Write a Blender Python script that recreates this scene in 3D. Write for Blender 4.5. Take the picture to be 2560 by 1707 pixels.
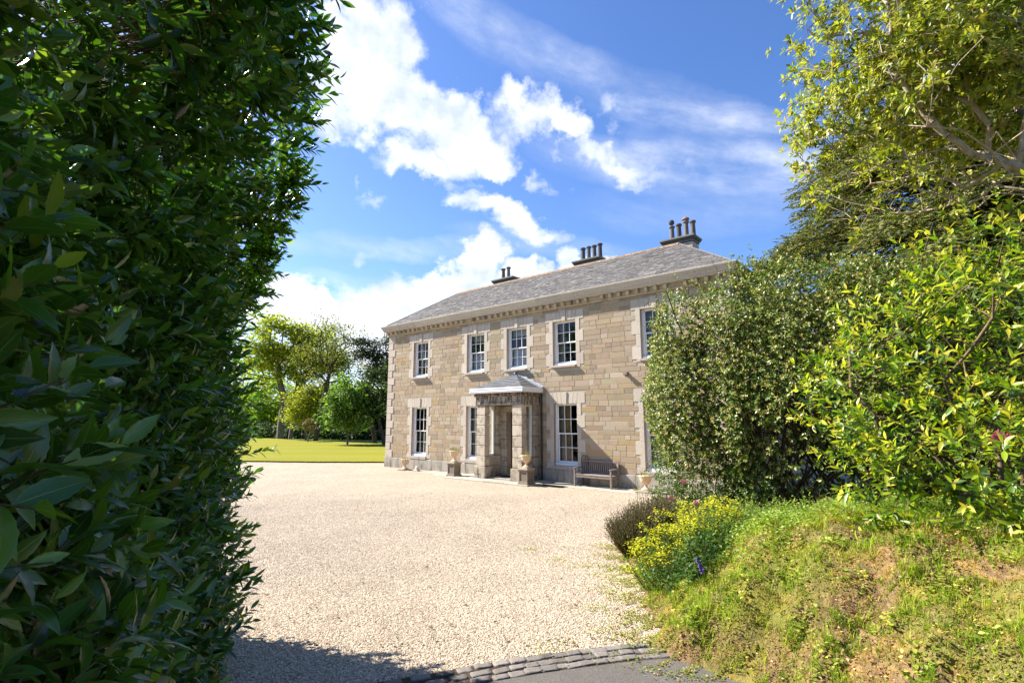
import bpy, math, random
import numpy as np
from mathutils import Vector, Matrix
R = math.radians
S = bpy.context.scene
COL = S.collection
for o in list(bpy.data.objects):
    bpy.data.objects.remove(o)

# ------------------------------------------------------------------ camera
F_PX, PITCH, CAM_H = 1290.0, R(8.73), 2.25          # focal length for a 2560 px wide frame
cam = bpy.data.cameras.new('camera')
cam.sensor_width = 36.0
cam.lens = F_PX / 2560 * 36
cam.clip_start = 0.05
cam.clip_end = 3000
camo = bpy.data.objects.new('camera', cam)
COL.objects.link(camo)
camo.location = (0, 0, CAM_H)
camo.rotation_euler = (R(90) + PITCH, 0, 0)
S.camera = camo

# ------------------------------------------------------------------ light
SUN_DIR = Vector((-0.709, 0.286, 0.644)).normalized()   # towards the sun
sun = bpy.data.lights.new('sun', 'SUN')
sun.energy = 5.0
sun.angle = R(0.53)
sun.color = (1.0, 0.945, 0.86)
suno = bpy.data.objects.new('sun', sun)
COL.objects.link(suno)
suno.rotation_euler = SUN_DIR.to_track_quat('Z', 'Y').to_euler()
S.view_settings.view_transform = 'Standard'
S.view_settings.look = 'None'
S.view_settings.gamma = 1
S.view_settings.exposure = 1.38
S.view_settings.use_curve_mapping = False
S.cycles.max_bounces = 5
S.cycles.diffuse_bounces = 2
S.cycles.glossy_bounces = 2
S.cycles.transmission_bounces = 3
S.cycles.transparent_max_bounces = 8
S.cycles.caustics_reflective = False
S.cycles.caustics_refractive = False


# ------------------------------------------------------------------ a tiny node language
class X:
    """wraps an output socket so that shader maths can be written as arithmetic"""
    def __init__(s, t, k): s.t = t; s.k = k
    def _m(s, op, *a, rev=False):
        n = s.t.nodes.new('ShaderNodeMath'); n.operation = op
        ins = [s, *a] if not rev else [*a, s]
        for i, v in enumerate(ins):
            put(s.t, v, n.inputs[i])
        return X(s.t, n.outputs[0])
    def __add__(s, o): return s._m('ADD', o)
    __radd__ = __add__
    def __mul__(s, o): return s._m('MULTIPLY', o)
    __rmul__ = __mul__
    def __sub__(s, o): return s._m('SUBTRACT', o)
    def __rsub__(s, o): return s._m('SUBTRACT', o, rev=True)
    def __truediv__(s, o): return s._m('DIVIDE', o)
    def max(s, o): return s._m('MAXIMUM', o)
    def min(s, o): return s._m('MINIMUM', o)
    def pow(s, o): return s._m('POWER', o)
    def abs(s): return s._m('ABSOLUTE')
    def clamp(s):
        r = s._m('ADD', 0.0); r.k.node.use_clamp = True; return r


def put(t, v, inp):
    if isinstance(v, X): t.links.new(v.k, inp)
    elif isinstance(v, bpy.types.NodeSocket): t.links.new(v, inp)
    elif inp.type == 'RGBA' and len(v) == 3: inp.default_value = (*v, 1)
    else: inp.default_value = v


def ramp(t, v, lo, hi, a=0.0, b=1.0, smooth=True):
    n = t.nodes.new('ShaderNodeMapRange')
    n.interpolation_type = 'SMOOTHSTEP' if smooth else 'LINEAR'
    put(t, v, n.inputs[0])
    for i, q in zip((1, 2, 3, 4), (lo, hi, a, b)): put(t, q, n.inputs[i])
    return X(t, n.outputs[0])


def mixc(t, f, a, b, mode='MIX'):
    n = t.nodes.new('ShaderNodeMix'); n.data_type = 'RGBA'; n.blend_type = mode
    put(t, f, n.inputs[0]); put(t, a, n.inputs[6]); put(t, b, n.inputs[7])
    return X(t, n.outputs[2])


def noise(t, vec, scale, detail=4, rough=0.55, dist=0.0, out=0, dim='3D', lac=2.0):
    n = t.nodes.new('ShaderNodeTexNoise'); n.noise_dimensions = dim
    put(t, vec, n.inputs['Vector'])
    n.inputs['Scale'].default_value = scale; n.inputs['Detail'].default_value = detail
    n.inputs['Roughness'].default_value = rough; n.inputs['Distortion'].default_value = dist
    n.inputs['Lacunarity'].default_value = lac
    return X(t, n.outputs[out])


def voro(t, vec, scale, feature='F1', out='Distance', rnd=1.0):
    n = t.nodes.new('ShaderNodeTexVoronoi'); n.feature = feature
    put(t, vec, n.inputs['Vector']); n.inputs['Scale'].default_value = scale
    n.inputs['Randomness'].default_value = rnd
    return X(t, n.outputs[out])


def vscale(t, vec, s):
    n = t.nodes.new('ShaderNodeVectorMath'); n.operation = 'MULTIPLY'
    put(t, vec, n.inputs[0]); n.inputs[1].default_value = s
    return X(t, n.outputs[0])


def comb(t, a, b, c):
    n = t.nodes.new('ShaderNodeCombineXYZ')
    for i, v in enumerate((a, b, c)): put(t, v, n.inputs[i])
    return X(t, n.outputs[0])


def sep(t, v):
    n = t.nodes.new('ShaderNodeSeparateXYZ'); put(t, v, n.inputs[0])
    return [X(t, n.outputs[i]) for i in range(3)]


def attr(t, name='col'):
    n = t.nodes.new('ShaderNodeAttribute'); n.attribute_name = name
    return X(t, n.outputs[0])


def coords(t, k='Object'):
    return X(t, t.nodes.new('ShaderNodeTexCoord').outputs[k])


MATS = {}
def mat(name, fn):
    if name in MATS: return MATS[name]
    m = bpy.data.materials.new(name); m.use_nodes = True
    t = m.node_tree; t.nodes.clear()
    out = t.nodes.new('ShaderNodeOutputMaterial')
    sh = fn(t)
    t.links.new(sh, out.inputs[0])
    MATS[name] = m
    return m


def principled(t, color, rough=0.8, spec=0.5, bump=None, bstr=0.3, bdist=0.01, metallic=0.0):
    b = t.nodes.new('ShaderNodeBsdfPrincipled')
    put(t, color, b.inputs['Base Color']); put(t, rough, b.inputs['Roughness'])
    b.inputs['Specular IOR Level'].default_value = spec
    b.inputs['Metallic'].default_value = metallic
    if bump is not None:
        n = t.nodes.new('ShaderNodeBump'); put(t, bump, n.inputs['Height'])
        n.inputs['Strength'].default_value = bstr; n.inputs['Distance'].default_value = bdist
        t.links.new(n.outputs[0], b.inputs['Normal'])
    return b.outputs[0]


# ------------------------------------------------------------------ sky: Nishita air with clouds laid out by direction
def sky_dir(px, py):
    """direction (azimuth, elevation) that the 2352 px wide view of the photograph shows at px, py"""
    u = px * 1.0884 - 1280; v = 853.5 - py * 1.0884
    y = F_PX * math.cos(PITCH) - v * math.sin(PITCH); z = v * math.cos(PITCH) + F_PX * math.sin(PITCH)
    return math.atan2(u, y), math.atan2(z, math.hypot(u, y))


world = bpy.data.worlds.new('World'); S.world = world
world.use_nodes = True
world.cycles.sampling_method = 'MANUAL'
world.cycles.sample_map_resolution = 512
t = world.node_tree; t.nodes.clear()
wout = t.nodes.new('ShaderNodeOutputWorld')
bg = t.nodes.new('ShaderNodeBackground')
sky = t.nodes.new('ShaderNodeTexSky'); sky.sky_type = 'NISHITA'; sky.sun_disc = False
sky.sun_elevation = math.asin(SUN_DIR.z)
sky.sun_rotation = math.atan2(SUN_DIR.x, SUN_DIR.y)
sky.air_density = 1.0; sky.dust_density = 0.6; sky.ozone_density = 2.2; sky.altitude = 100
SKY_STR = 0.072
gen = coords(t, 'Generated')
dx, dy, dz = sep(t, gen)
az = dx._m('ARCTAN2', dy)
el = dz._m('ARCSINE')
base = comb(t, az * 1.0, el * 1.15, 0.0)
w1 = noise(t, base, 3.2, 7, 0.6); w2 = noise(t, vscale(t, base, (1, 1, 1)), 9.0, 7, 0.62, out=0)
wcol = noise(t, base, 5.5, 6, 0.6, out=1)
wr, wg, wb = sep(t, wcol)
azw = az + (wr - 0.5) * 0.30
elw = el + (wg - 0.5) * 0.26
# (px, py, rx, ry, tilt degrees down to the right, weight)
CUM = [(850, 95, 95, 120, 20, 1.15), (900, 200, 150, 95, 30, 1.35), (780, 210, 110, 60, 10, 0.95), (1020, 255, 130, 75, 35, 1.35),
       (1100, 310, 95, 60, 20, 1.1), (985, 350, 110, 50, -5, 1.05), (1060, 395, 45, 35, 40, 0.7), (1210, 290, 80, 55, 10, 0.95), (1290, 300, 90, 42, 20, 1.0), (1390, 345, 130, 30, 14, 0.8), (1520, 385, 120, 24, 14, 0.55),
       (1390, 225, 55, 28, -25, 0.62), (1425, 270, 25, 35, 0, 0.45),
       (1250, 405, 55, 28, 10, 0.62), (870, 460, 75, 24, -18, 0.62), (835, 410, 18, 28, 0, 0.55),
       (1075, 455, 60, 45, 30, 0.95), (1150, 500, 110, 50, 28, 1.15), (1260, 520, 60, 30, 10, 0.75),
       (1100, 625, 85, 75, 0, 1.5), (1010, 680, 100, 70, 0, 1.5), (1290, 615, 45, 62, 0, 1.25), (1200, 640, 70, 55, 0, 1.3),
       (930, 730, 110, 55, 0, 1.4), (690, 715, 105, 68, 8, 1.5), (600, 730, 120, 60, 0, 1.4), (760, 760, 130, 45, 0, 1.4),
       (1100, 720, 300, 90, 0, 1.6), (840, 790, 260, 60, 0, 1.4), (1400, 610, 90, 40, 0, 0.9), (1480, 650, 160, 60, 0, 1.0),
       (835, 580, 55, 26, 0, 0.55), (2250, 190, 120, 130, 0, 1.1), (2150, 60, 90, 40, 0, 0.7), (2330, 330, 110, 90, 0, 0.8)]
field = None
SC = 1.0884 / F_PX
for px, py, rx, ry, tilt, wgt in CUM:
    a0, e0 = sky_dir(px, py)
    k = math.cos(e0)
    ca, sa = math.cos(R(tilt)), math.sin(R(tilt))
    dist = 1 / (1 + ((px * 1.0884 - 1280) / F_PX) ** 2 * 0.7)
    A = (azw - a0) * k; E = (elw - e0)
    p = (A * ca - E * sa) / (rx * SC * dist * 1.14); q = (A * sa + E * ca) / (ry * SC * 0.92 * 1.14)
    g = (1.0 - (p * p + q * q)).max(0.0) * wgt
    field = g if field is None else field.max(g)
# fair-weather clouds over the rest of the sky (never in this view: only for light and reflections)
behind = ramp(t, dy, 0.15, -0.35) * ramp(t, noise(t, gen, 2.6, 6, 0.6), 0.60, 0.80) * 0.6
field = field.max(behind)
edge = field + (w1 - 0.5) * 1.1 + (w2 - 0.5) * 1.1
cum = ramp(t, edge, 0.16, 1.05) * ramp(t, field, 0.0, 0.25)
# high thin streaks
def streak(px, py, rx, ry, tilt, wgt):
    a0, e0 = sky_dir(px, py)
    ca, sa = math.cos(R(tilt)), math.sin(R(tilt))
    A = (az - a0) * math.cos(e0) + (wr - 0.5) * 0.05; E = el - e0 + (wg - 0.5) * 0.06
    p = (A * ca - E * sa) / (rx * SC); q = (A * sa + E * ca) / (ry * SC)
    return (1.0 - (p * p + q * q)).max(0.0) * wgt
cir = None
for c in [(1330, 170, 420, 60, 24, 0.55), (1640, 270, 260, 34, 17, 0.6), (1560, 385, 360, 58, 13, 0.85), (1700, 350, 260, 40, 20, 0.5),
          (900, 570, 330, 34, -2, 0.55), (1250, 560, 240, 30, 8, 0.45), (870, 660, 200, 22, 5, 0.5), (1650, 470, 330, 70, 6, 0.35),
          (1090, 60, 160, 50, 35, 0.35)]:
    g = streak(*c); cir = g if cir is None else cir + g
ct, st = math.cos(R(18)), math.sin(R(18))
svec = comb(t, (az * ct - el * st) * 1.0, (az * st + el * ct) * 3.6, 0.3)
fine = noise(t, svec, 3.4, 8, 0.68)
cirm = (cir * ramp(t, fine, 0.18, 0.92) * 0.9).min(0.7)
low = ramp(t, el, R(13), R(1), 0.0, 0.5) * ramp(t, dy, -0.1, 0.5, 0.25, 1.0)
cov = (1.0 - (1.0 - cum) * (1.0 - cirm) * (1.0 - low))
hs = t.nodes.new('ShaderNodeHueSaturation'); hs.inputs['Saturation'].default_value = 1.16; hs.inputs['Value'].default_value = 1.14
t.links.new(sky.outputs[0], hs.inputs['Color'])
shade = ramp(t, noise(t, base, 7.0, 5, 0.6), 0.3, 0.75)
skym = mixc(t, 1.0, hs.outputs[0], (0.90, 0.93, 1.14), 'MULTIPLY')
cc = mixc(t, shade, (4.0, 4.6, 5.8), (8.8, 8.75, 8.7))
full = mixc(t, cov, skym, cc)
put(t, full, bg.inputs[0]); bg.inputs[1].default_value = SKY_STR
t.links.new(bg.outputs[0], wout.inputs[0])


# ------------------------------------------------------------------ object helpers
def tag(o, label=None, cat=None, group=None, kind=None):
    if label: o['label'] = label
    if cat: o['category'] = cat
    if group: o['group'] = group
    if kind: o['kind'] = kind
    return o


def empty(name, loc=(0, 0, 0), rz=0.0, label=None, cat=None, group=None, parent=None):
    o = bpy.data.objects.new(name, None); COL.objects.link(o)
    o.location = loc; o.rotation_euler = (0, 0, rz); o.empty_display_size = 0.2
    if parent: o.parent = parent
    return tag(o, label, cat, group)


def link_mesh(name, V, Fc, material, parent=None, C=None, smooth=False, uniform=None):
    """V (n,3); Fc list of index lists, or an (m,k) array; C per vertex colours (n,3)"""
    me = bpy.data.meshes.new(name)
    V = np.asarray(V, dtype=np.float32)
    if isinstance(Fc, np.ndarray):
        m, k = Fc.shape
        me.vertices.add(len(V)); me.vertices.foreach_set('co', V.ravel())
        me.loops.add(m * k); me.polygons.add(m)
        me.loops.foreach_set('vertex_index', Fc.astype(np.int32).ravel())
        me.polygons.foreach_set('loop_start', np.arange(0, m * k, k, dtype=np.int32))
        me.update(calc_edges=True)
    else:
        me.from_pydata(V.tolist(), [], Fc)
    if C is not None:
        a = me.color_attributes.new('col', 'FLOAT_COLOR', 'POINT')
        C = np.asarray(C, dtype=np.float32)
        a.data.foreach_set('color', np.hstack([C, np.ones((len(C), 1), np.float32)]).ravel())
    if smooth:
        me.polygons.foreach_set('use_smooth', np.ones(len(me.polygons), bool))
    me.validate()
    if material: me.materials.append(material)
    o = bpy.data.objects.new(name, me); COL.objects.link(o)
    if parent: o.parent = parent
    return o


class MB:
    """collects shapes with a colour each; build() makes ONE mesh object"""
    def __init__(s): s.v = []; s.f = []; s.c = []
    def add(s, V, Fc, col=(1, 1, 1)):
        n = len(s.v); s.v += [tuple(p) for p in V]; s.f += [[i + n for i in q] for q in Fc]; s.c += [col] * len(V)
    def box(s, x0, x1, y0, y1, z0, z1, col=(1, 1, 1), bev=0.0):
        if bev > 0:
            b = bev
            def pts(z, e):
                if e:
                    return [(x0 + b, y0 + b, z), (x1 - b, y0 + b, z), (x1 - b, y1 - b, z), (x0 + b, y1 - b, z)]
                return [(x0 + b, y0, z), (x1 - b, y0, z), (x1, y0 + b, z), (x1, y1 - b, z), (x1 - b, y1, z), (x0 + b, y1, z), (x0, y1 - b, z), (x0, y0 + b, z)]
            P = pts(z0, 1) + pts(z0 + b, 0) + pts(z1 - b, 0) + pts(z1, 1)
            Fc = [[3, 2, 1, 0], [20, 21, 22, 23]]
            for i in range(8):
                j = (i + 1) % 8
                Fc.append([4 + i, 4 + j, 12 + j, 12 + i])
            for (lo, up, fl) in ((0, 4, 0), (20, 12, 1)):
                for c in range(4):
                    a = up + 2 * c; bb = up + 2 * c + 1; nx = up + (2 * c + 2) % 8
                    q = [lo + c, lo + (c + 1) % 4, bb, a]
                    tr = [lo + (c + 1) % 4, nx, bb]
                    Fc.append(q if not fl else q[::-1]); Fc.append(tr if not fl else tr[::-1])
            s.add(P, Fc, col); return
        V = [(x0, y0, z0), (x1, y0, z0), (x1, y1, z0), (x0, y1, z0), (x0, y0, z1), (x1, y0, z1), (x1, y1, z1), (x0, y1, z1)]
        s.add(V, [[3, 2, 1, 0], [4, 5, 6, 7], [0, 1, 5, 4], [1, 2, 6, 5], [2, 3, 7, 6], [3, 0, 4, 7]], col)
    def lathe(s, prof, cx=0, cy=0, n=16, col=(1, 1, 1), cap=True):
        V = []; Fc = []
        for r, z in prof:
            for i in range(n):
                a = 2 * math.pi * i / n
                V.append((cx + r * math.cos(a), cy + r * math.sin(a), z))
        for k in range(len(prof) - 1):
            for i in range(n):
                j = (i + 1) % n
                Fc.append([k * n + i, k * n + j, (k + 1) * n + j, (k + 1) * n + i])
        if cap:
            Fc.append(list(range(n))[::-1]); Fc.append([(len(prof) - 1) * n + i for i in range(n)])
        s.add(V, Fc, col)
    def tube(s, pts, rad, n=6, col=(1, 1, 1)):
        pts = [Vector(p) for p in pts]
        if not hasattr(rad, '__len__'): rad = [rad] * len(pts)
        V = []; Fc = []; up = Vector((0.13, 0.21, 1)).normalized()
        for i, p in enumerate(pts):
            d = (pts[min(i + 1, len(pts) - 1)] - pts[max(i - 1, 0)])
            d = d.normalized() if d.length > 1e-9 else Vector((0, 0, 1))
            a = d.cross(up)
            a = a.normalized() if a.length > 1e-4 else Vector((1, 0, 0))
            b = d.cross(a)
            for k in range(n):
                w = 2 * math.pi * k / n
                V.append(p + (a * math.cos(w) + b * math.sin(w)) * rad[i])
        for i in range(len(pts) - 1):
            for k in range(n):
                j = (k + 1) % n
                Fc.append([i * n + k, (i + 1) * n + k, (i + 1) * n + j, i * n + j])
        Fc.append(list(range(n))[::-1]); Fc.append([(len(pts) - 1) * n + k for k in range(n)])
        s.add(V, Fc, col)
    def prism(s, prof, x0, x1, col=(1, 1, 1)):
        """profile in (y, z), swept along x"""
        n = len(prof)
        V = [(x0, y, z) for y, z in prof] + [(x1, y, z) for y, z in prof]
        Fc = [[i, (i + 1) % n, n + (i + 1) % n, n + i] for i in range(n)] + [list(range(n))[::-1], [n + i for i in range(n)]]
        s.add(V, Fc, col)
    def build(s, name, material, parent=None, smooth=False, loc=None):
        o = link_mesh(name, s.v, s.f, material, parent, s.c, smooth)
        if loc is not None: o.location = loc
        return o
# ------------------------------------------------------------------ materials for buildings and ground
rng = np.random.default_rng(7)
rnd = random.Random(11)

def m_stone(t):
    g = coords(t); c = attr(t)
    n1 = noise(t, g, 2.2, 6, 0.65); n2 = noise(t, g, 38, 4, 0.7); n3 = noise(t, vscale(t, g, (9, 9, 26)), 1.0, 4, 0.6)
    x, y, z = sep(t, g)
    v = 0.72 + n2 * 0.34 + n3 * 0.22
    col = mixc(t, 1.0, c, comb(t, v, v, v), 'MULTIPLY')
    # weathering: dark algae at the foot of the walls and below the eaves, streaks running down
    foot = ramp(t, z + n1 * 0.7, 1.15, 0.35) * ramp(t, noise(t, vscale(t, g, (3.2, 3.2, 1.1)), 1.0, 5, 0.7), 0.42, 0.66)
    top = ramp(t, z + n1 * 0.8, 6.55, 7.2) * ramp(t, noise(t, vscale(t, g, (2.4, 2.4, 5)), 1.0, 4, 0.7), 0.45, 0.7)
    spots = ramp(t, noise(t, g, 5.5, 6, 0.72), 0.60, 0.74)
    runs = ramp(t, noise(t, vscale(t, g, (7, 7, .55)), 1.0, 5, 0.65), 0.56, 0.72)
    st = (foot * 0.75 + top * 0.45 + spots * 0.35 + runs * 0.28).min(0.82)
    col = mixc(t, st, col, (0.085, 0.078, 0.064))
    return principled(t, col, 0.88, 0.25, n2 * 0.6 + n3 * 0.5 + n1, 0.45, 0.012)

def m_porch_stone(t):
    g = coords(t); c = attr(t)
    n1 = noise(t, g, 3.0, 6, 0.65); n2 = noise(t, g, 42, 4, 0.7)
    x, y, z = sep(t, g)
    v = 0.8 + n2 * 0.36
    col = mixc(t, 1.0, c, comb(t, v, v, v), 'MULTIPLY')
    streaks = ramp(t, noise(t, vscale(t, g, (13, 13, 1.3)), 1.0, 5, 0.65), 0.42, 0.62)
    frieze = ramp(t, z, 2.80, 2.92) * streaks
    foot = ramp(t, z + n1 * 1.2, 1.25, 0.55) * ramp(t, n1, 0.38, 0.6)
    patch = ramp(t, noise(t, g, 4.2, 6, 0.7), 0.47, 0.64)
    st = (frieze * 0.88 + foot * 0.72 + patch * 0.45 + streaks * 0.15).min(0.9)
    col = mixc(t, st, col, (0.055, 0.05, 0.036))
    return principled(t, col, 0.88, 0.25, n2 + n1, 0.5, 0.012)

def m_mortar(t):
    g = coords(t); n = noise(t, g, 30, 4, 0.7)
    return principled(t, mixc(t, n, (0.34, 0.30, 0.235), (0.48, 0.43, 0.345)), 0.95, 0.2, n, 0.5, 0.01)

def m_cornice(t):
    g = coords(t); c = attr(t)
    n1 = noise(t, vscale(t, g, (1.2, 1.2, 7)), 1.0, 6, 0.7); n2 = noise(t, g, 34, 4, 0.7); n3 = noise(t, vscale(t, g, (22, 4, 1.0)), 1.0, 3, 0.6)
    v = 0.62 + n1 * 0.36 + n2 * 0.24
    col = mixc(t, 1.0, c, comb(t, v, v, v), 'MULTIPLY')
    col = mixc(t, ramp(t, n3, 0.56, 0.72) * 0.35, col, (0.10, 0.095, 0.08))
    col = mixc(t, ramp(t, noise(t, g, 9, 4, 0.7), 0.58, 0.7) * 0.5, col, (0.12, 0.115, 0.085))
    return principled(t, col, 0.9, 0.2, n2 + n1, 0.4, 0.012)

def m_slate(t):
    g = coords(t); c = attr(t)
    n2 = noise(t, g, 30, 4, 0.7); n1 = noise(t, g, 1.1, 5, 0.6); n3 = noise(t, g, 8, 5, 0.7)
    v = 0.65 + n2 * 0.4 + n1 * 0.35
    col = mixc(t, 1.0, c, comb(t, v, v, v), 'MULTIPLY')
    col = mixc(t, ramp(t, n3, 0.55, 0.68) * 0.35, col, (0.28, 0.265, 0.23))
    col = mixc(t, ramp(t, noise(t, g, 14, 3, 0.6), 0.66, 0.74) * 0.5, col, (0.33, 0.20, 0.08))
    return principled(t, col, 0.8, 0.2, n2 + n3, 0.5, 0.01)

def m_white(t):
    g = coords(t); n = noise(t, g, 12, 4, 0.6)
    return principled(t, mixc(t, n, (0.74, 0.74, 0.72), (0.86, 0.86, 0.84)), 0.42, 0.5, noise(t, g, 40, 2, 0.5), 0.1, 0.003)

def m_glass(t):
    b = t.nodes.new('ShaderNodeBsdfGlossy'); b.inputs['Roughness'].default_value = 0.02
    b.inputs['Color'].default_value = (0.92, 0.95, 1, 1)
    g = coords(t); n = t.nodes.new('ShaderNodeBump'); put(t, noise(t, g, 2.4, 2, 0.5), n.inputs['Height'])
    n.inputs['Strength'].default_value = 0.05; n.inputs['Distance'].default_value = 0.05
    t.links.new(n.outputs[0], b.inputs['Normal'])
    tr = t.nodes.new('ShaderNodeBsdfTransparent'); tr.inputs[0].default_value = (0.86, 0.89, 0.88, 1)
    fr = t.nodes.new('ShaderNodeFresnel'); fr.inputs[0].default_value = 1.42
    mx = t.nodes.new('ShaderNodeMixShader'); put(t, fr.outputs[0], mx.inputs[0])
    t.links.new(tr.outputs[0], mx.inputs[1]); t.links.new(b.outputs[0], mx.inputs[2])
    return mx.outputs[0]

def m_plain(c0, c1, rough=0.8, spec=0.4, scale=20, bstr=0.3, bdist=0.006, detail=5):
    def fn(t):
        g = coords(t); n = noise(t, g, scale, detail, 0.65)
        return principled(t, mixc(t, ramp(t, n, 0.3, 0.7), c0, c1), rough, spec, n, bstr, bdist)
    return fn

def m_vcol(rough=0.8, spec=0.3, amt=0.35, scale=25, bstr=0.3, bdist=0.006):
    def fn(t):
        g = coords(t); c = attr(t); n = noise(t, g, scale, 5, 0.65)
        v = (1 - amt / 2) + n * amt
        return principled(t, mixc(t, 1.0, c, comb(t, v, v, v), 'MULTIPLY'), rough, spec, n, bstr, bdist)
    return fn

M = lambda n: MATS[n]
for nm, fn in dict(stone=m_stone, porch_stone=m_porch_stone, mortar=m_mortar, cornice=m_cornice, slate=m_slate, white=m_white, glass=m_glass,
                   curtain=m_plain((0.30, 0.255, 0.20), (0.40, 0.35, 0.28), 0.9, 0.1, 6), net=m_plain((0.62, 0.63, 0.68), (0.78, 0.79, 0.84), 0.9, 0.1, 6),
                   goldcurtain=m_plain((0.30, 0.19, 0.08), (0.40, 0.27, 0.12), 0.9, 0.1, 6),
                   blind=m_plain((0.55, 0.50, 0.38), (0.62, 0.57, 0.45), 0.9, 0.1, 6), room=m_plain((0.10, 0.08, 0.065), (0.14, 0.11, 0.09), 0.9, 0.1, 2),
                   doorwood=m_plain((0.035, 0.022, 0.015), (0.06, 0.04, 0.028), 0.45, 0.5, 18), iron=m_plain((0.012, 0.012, 0.013), (0.03, 0.028, 0.026), 0.55, 0.5, 30),
                   lead=m_plain((0.22, 0.24, 0.27), (0.36, 0.38, 0.41), 0.5, 0.5, 14), clay=m_vcol(0.85, 0.2, 0.6, 9, 0.4, 0.01),
                   urn=m_vcol(0.85, 0.25, 0.4, 22, 0.4, 0.008), teak=m_plain((0.16, 0.125, 0.10), (0.30, 0.25, 0.215), 0.75, 0.3, 30, 0.3, 0.003),
                   ridge=m_plain((0.13, 0.12, 0.105), (0.40, 0.235, 0.12), 0.85, 0.2, 5), soil=m_plain((0.05, 0.035, 0.025), (0.10, 0.07, 0.05), 0.95, 0.1, 25, 0.8, 0.02),
                   paving=m_vcol(0.9, 0.2, 0.5, 7, 0.4, 0.01)).items():
    mat(nm, fn)

# ------------------------------------------------------------------ the house (local x along the front, local y into the house)
HX, HY, HR = -6.3158, 26.381, math.atan2(-math.cos(R(49.87)), math.sin(R(49.87)))
UV = Vector((math.cos(HR), math.sin(HR), 0)); NV = Vector((-math.sin(HR), math.cos(HR), 0))
def HP(s, n, z=0.0): return Vector((HX, HY, 0)) + UV * s + NV * n + Vector((0, 0, z))
house = empty('country_house', (HX, HY, 0), HR, 'two storey sandstone country house with sash windows, hipped slate roof and stone porch', 'house')
HW, HD, HT = 17.0, 9.6, 6.52                  # width, depth, height of the wall below the frieze
WTH = 0.34
UP = [(1.97, 3.03), (5.65, 6.70), (7.98, 9.04), (10.33, 11.38), (14.0, 15.05)]
ZU = (4.32, 6.06); ZL = (0.62, 2.91)
LO = [UP[0], UP[1], UP[3], UP[4]]
DOOR = (8.04, 8.96, 0.1, 2.6)
holes = [(a, b, *ZU) for a, b in UP] + [(a, b, *ZL) for a, b in LO] + [DOOR]

def in_rect(x0, x1, z0, z1, hs, e=1e-6):
    return any(x0 < h[1] - e and x1 > h[0] + e and z0 < h[3] - e and z1 > h[2] + e for h in hs)

# wall body: front, reveals, plain faces elsewhere
mb = MB()
xs = sorted({0.0, HW, *[v for h in holes for v in h[:2]]}); zs = sorted({0.0, HT, *[v for h in holes for v in h[2:]]})
for x0, x1 in zip(xs, xs[1:]):
    for z0, z1 in zip(zs, zs[1:]):
        if not in_rect(x0, x1, z0, z1, holes):
            mb.add([(x0, 0, z0), (x1, 0, z0), (x1, 0, z1), (x0, 0, z1)], [[0, 1, 2, 3]], (.4, .36, .3))
            mb.add([(x0, WTH, z0), (x1, WTH, z0), (x1, WTH, z1), (x0, WTH, z1)], [[3, 2, 1, 0]], (.4, .36, .3))
mb.add([(0, 0, 0), (0, HD, 0), (0, HD, HT), (0, 0, HT)], [[0, 1, 2, 3]])
mb.add([(HW, 0, 0), (HW, HD, 0), (HW, HD, HT), (HW, 0, HT)], [[0, 1, 2, 3]])
mb.add([(0, HD, 0), (HW, HD, 0), (HW, HD, HT), (0, HD, HT)], [[0, 1, 2, 3]])
mb.build('wall', M('mortar'), house)
def reveal(hole, parent, z=.0):
    mb = MB(); a, b, c, d = hole
    q = (.46, .37, .30)
    mb.add([(a, 0, c), (a, WTH, c), (a, WTH, d), (a, 0, d)], [[0, 1, 2, 3]], q)
    mb.add([(b, 0, c), (b, WTH, c), (b, WTH, d), (b, 0, d)], [[0, 1, 2, 3]], q)
    mb.add([(a, 0, d), (b, 0, d), (b, WTH, d), (a, WTH, d)], [[0, 1, 2, 3]], (.5, .36, .25))
    mb.add([(a, 0, c), (b, 0, c), (b, WTH, c), (a, WTH, c)], [[0, 1, 2, 3]], q)
    mb.build('reveal', M('stone'), parent)

# the coursed sandstone face
PAL = [((.345, .285, .205), 32), ((.318, .26, .188), 24), ((.285, .235, .175), 14), ((.375, .318, .235), 18), ((.350, .278, .182), 6), ((.352, .262, .155), 2),
       ((.35, .322, .255), 3), ((.255, .21, .158), 5), ((.40, .355, .275), 3)]
PW = np.array([w for _, w in PAL], float); PW /= PW.sum()
def stone_col():
    c = PAL[rng.choice(len(PAL), p=PW)][0]; k = rng.normal(1, 0.035)
    return tuple(np.clip(np.array(c) * k * np.array([1.07, 1.01, .93]) + rng.normal(0, .006, 3), .05, .8))

def surround_blocks(a, b, z0, z1, lower):
    """rectangles of dressed stone round an opening: (x0,x1,z0,z1)"""
    n = 4 if not lower else 5
    h = (z1 - 0.02 - z0) / n if not lower else (z1 - z0 + 0.12) / 5.5
    L = []; z = z1 - 0.02; i = 0
    while z > z0 - 0.05:
        w = 0.175 if i % 2 == 0 else 0.335
        zz = max(z - h, z0 - 0.1)
        L += [(a - w, a, zz, z), (b, b + w, zz, z)]
        z = zz; i += 1
        if zz <= z0 - 0.09: break
    return L
front_reserved = []
SUR = {}
for k, (a, b) in enumerate(UP): SUR['u', k] = surround_blocks(a, b, *ZU, False)
for k, (a, b) in enumerate(LO): SUR['l', k] = surround_blocks(a, b, ZL[0], ZL[1], True)
for v in SUR.values(): front_reserved += v
for a, b in UP: front_reserved.append((a - .35, b + .35, ZU[1] - 0.03, 6.39)); front_reserved.append((a, b, ZU[0] - .12, ZU[1]))
for a, b in LO: front_reserved.append((a - .35, b + .35, ZL[1] - 0.03, 3.28)); front_reserved.append((a, b, ZL[0] - .2, ZL[1]))
QH = (HT - 0.47) / 17
quo = []
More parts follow.
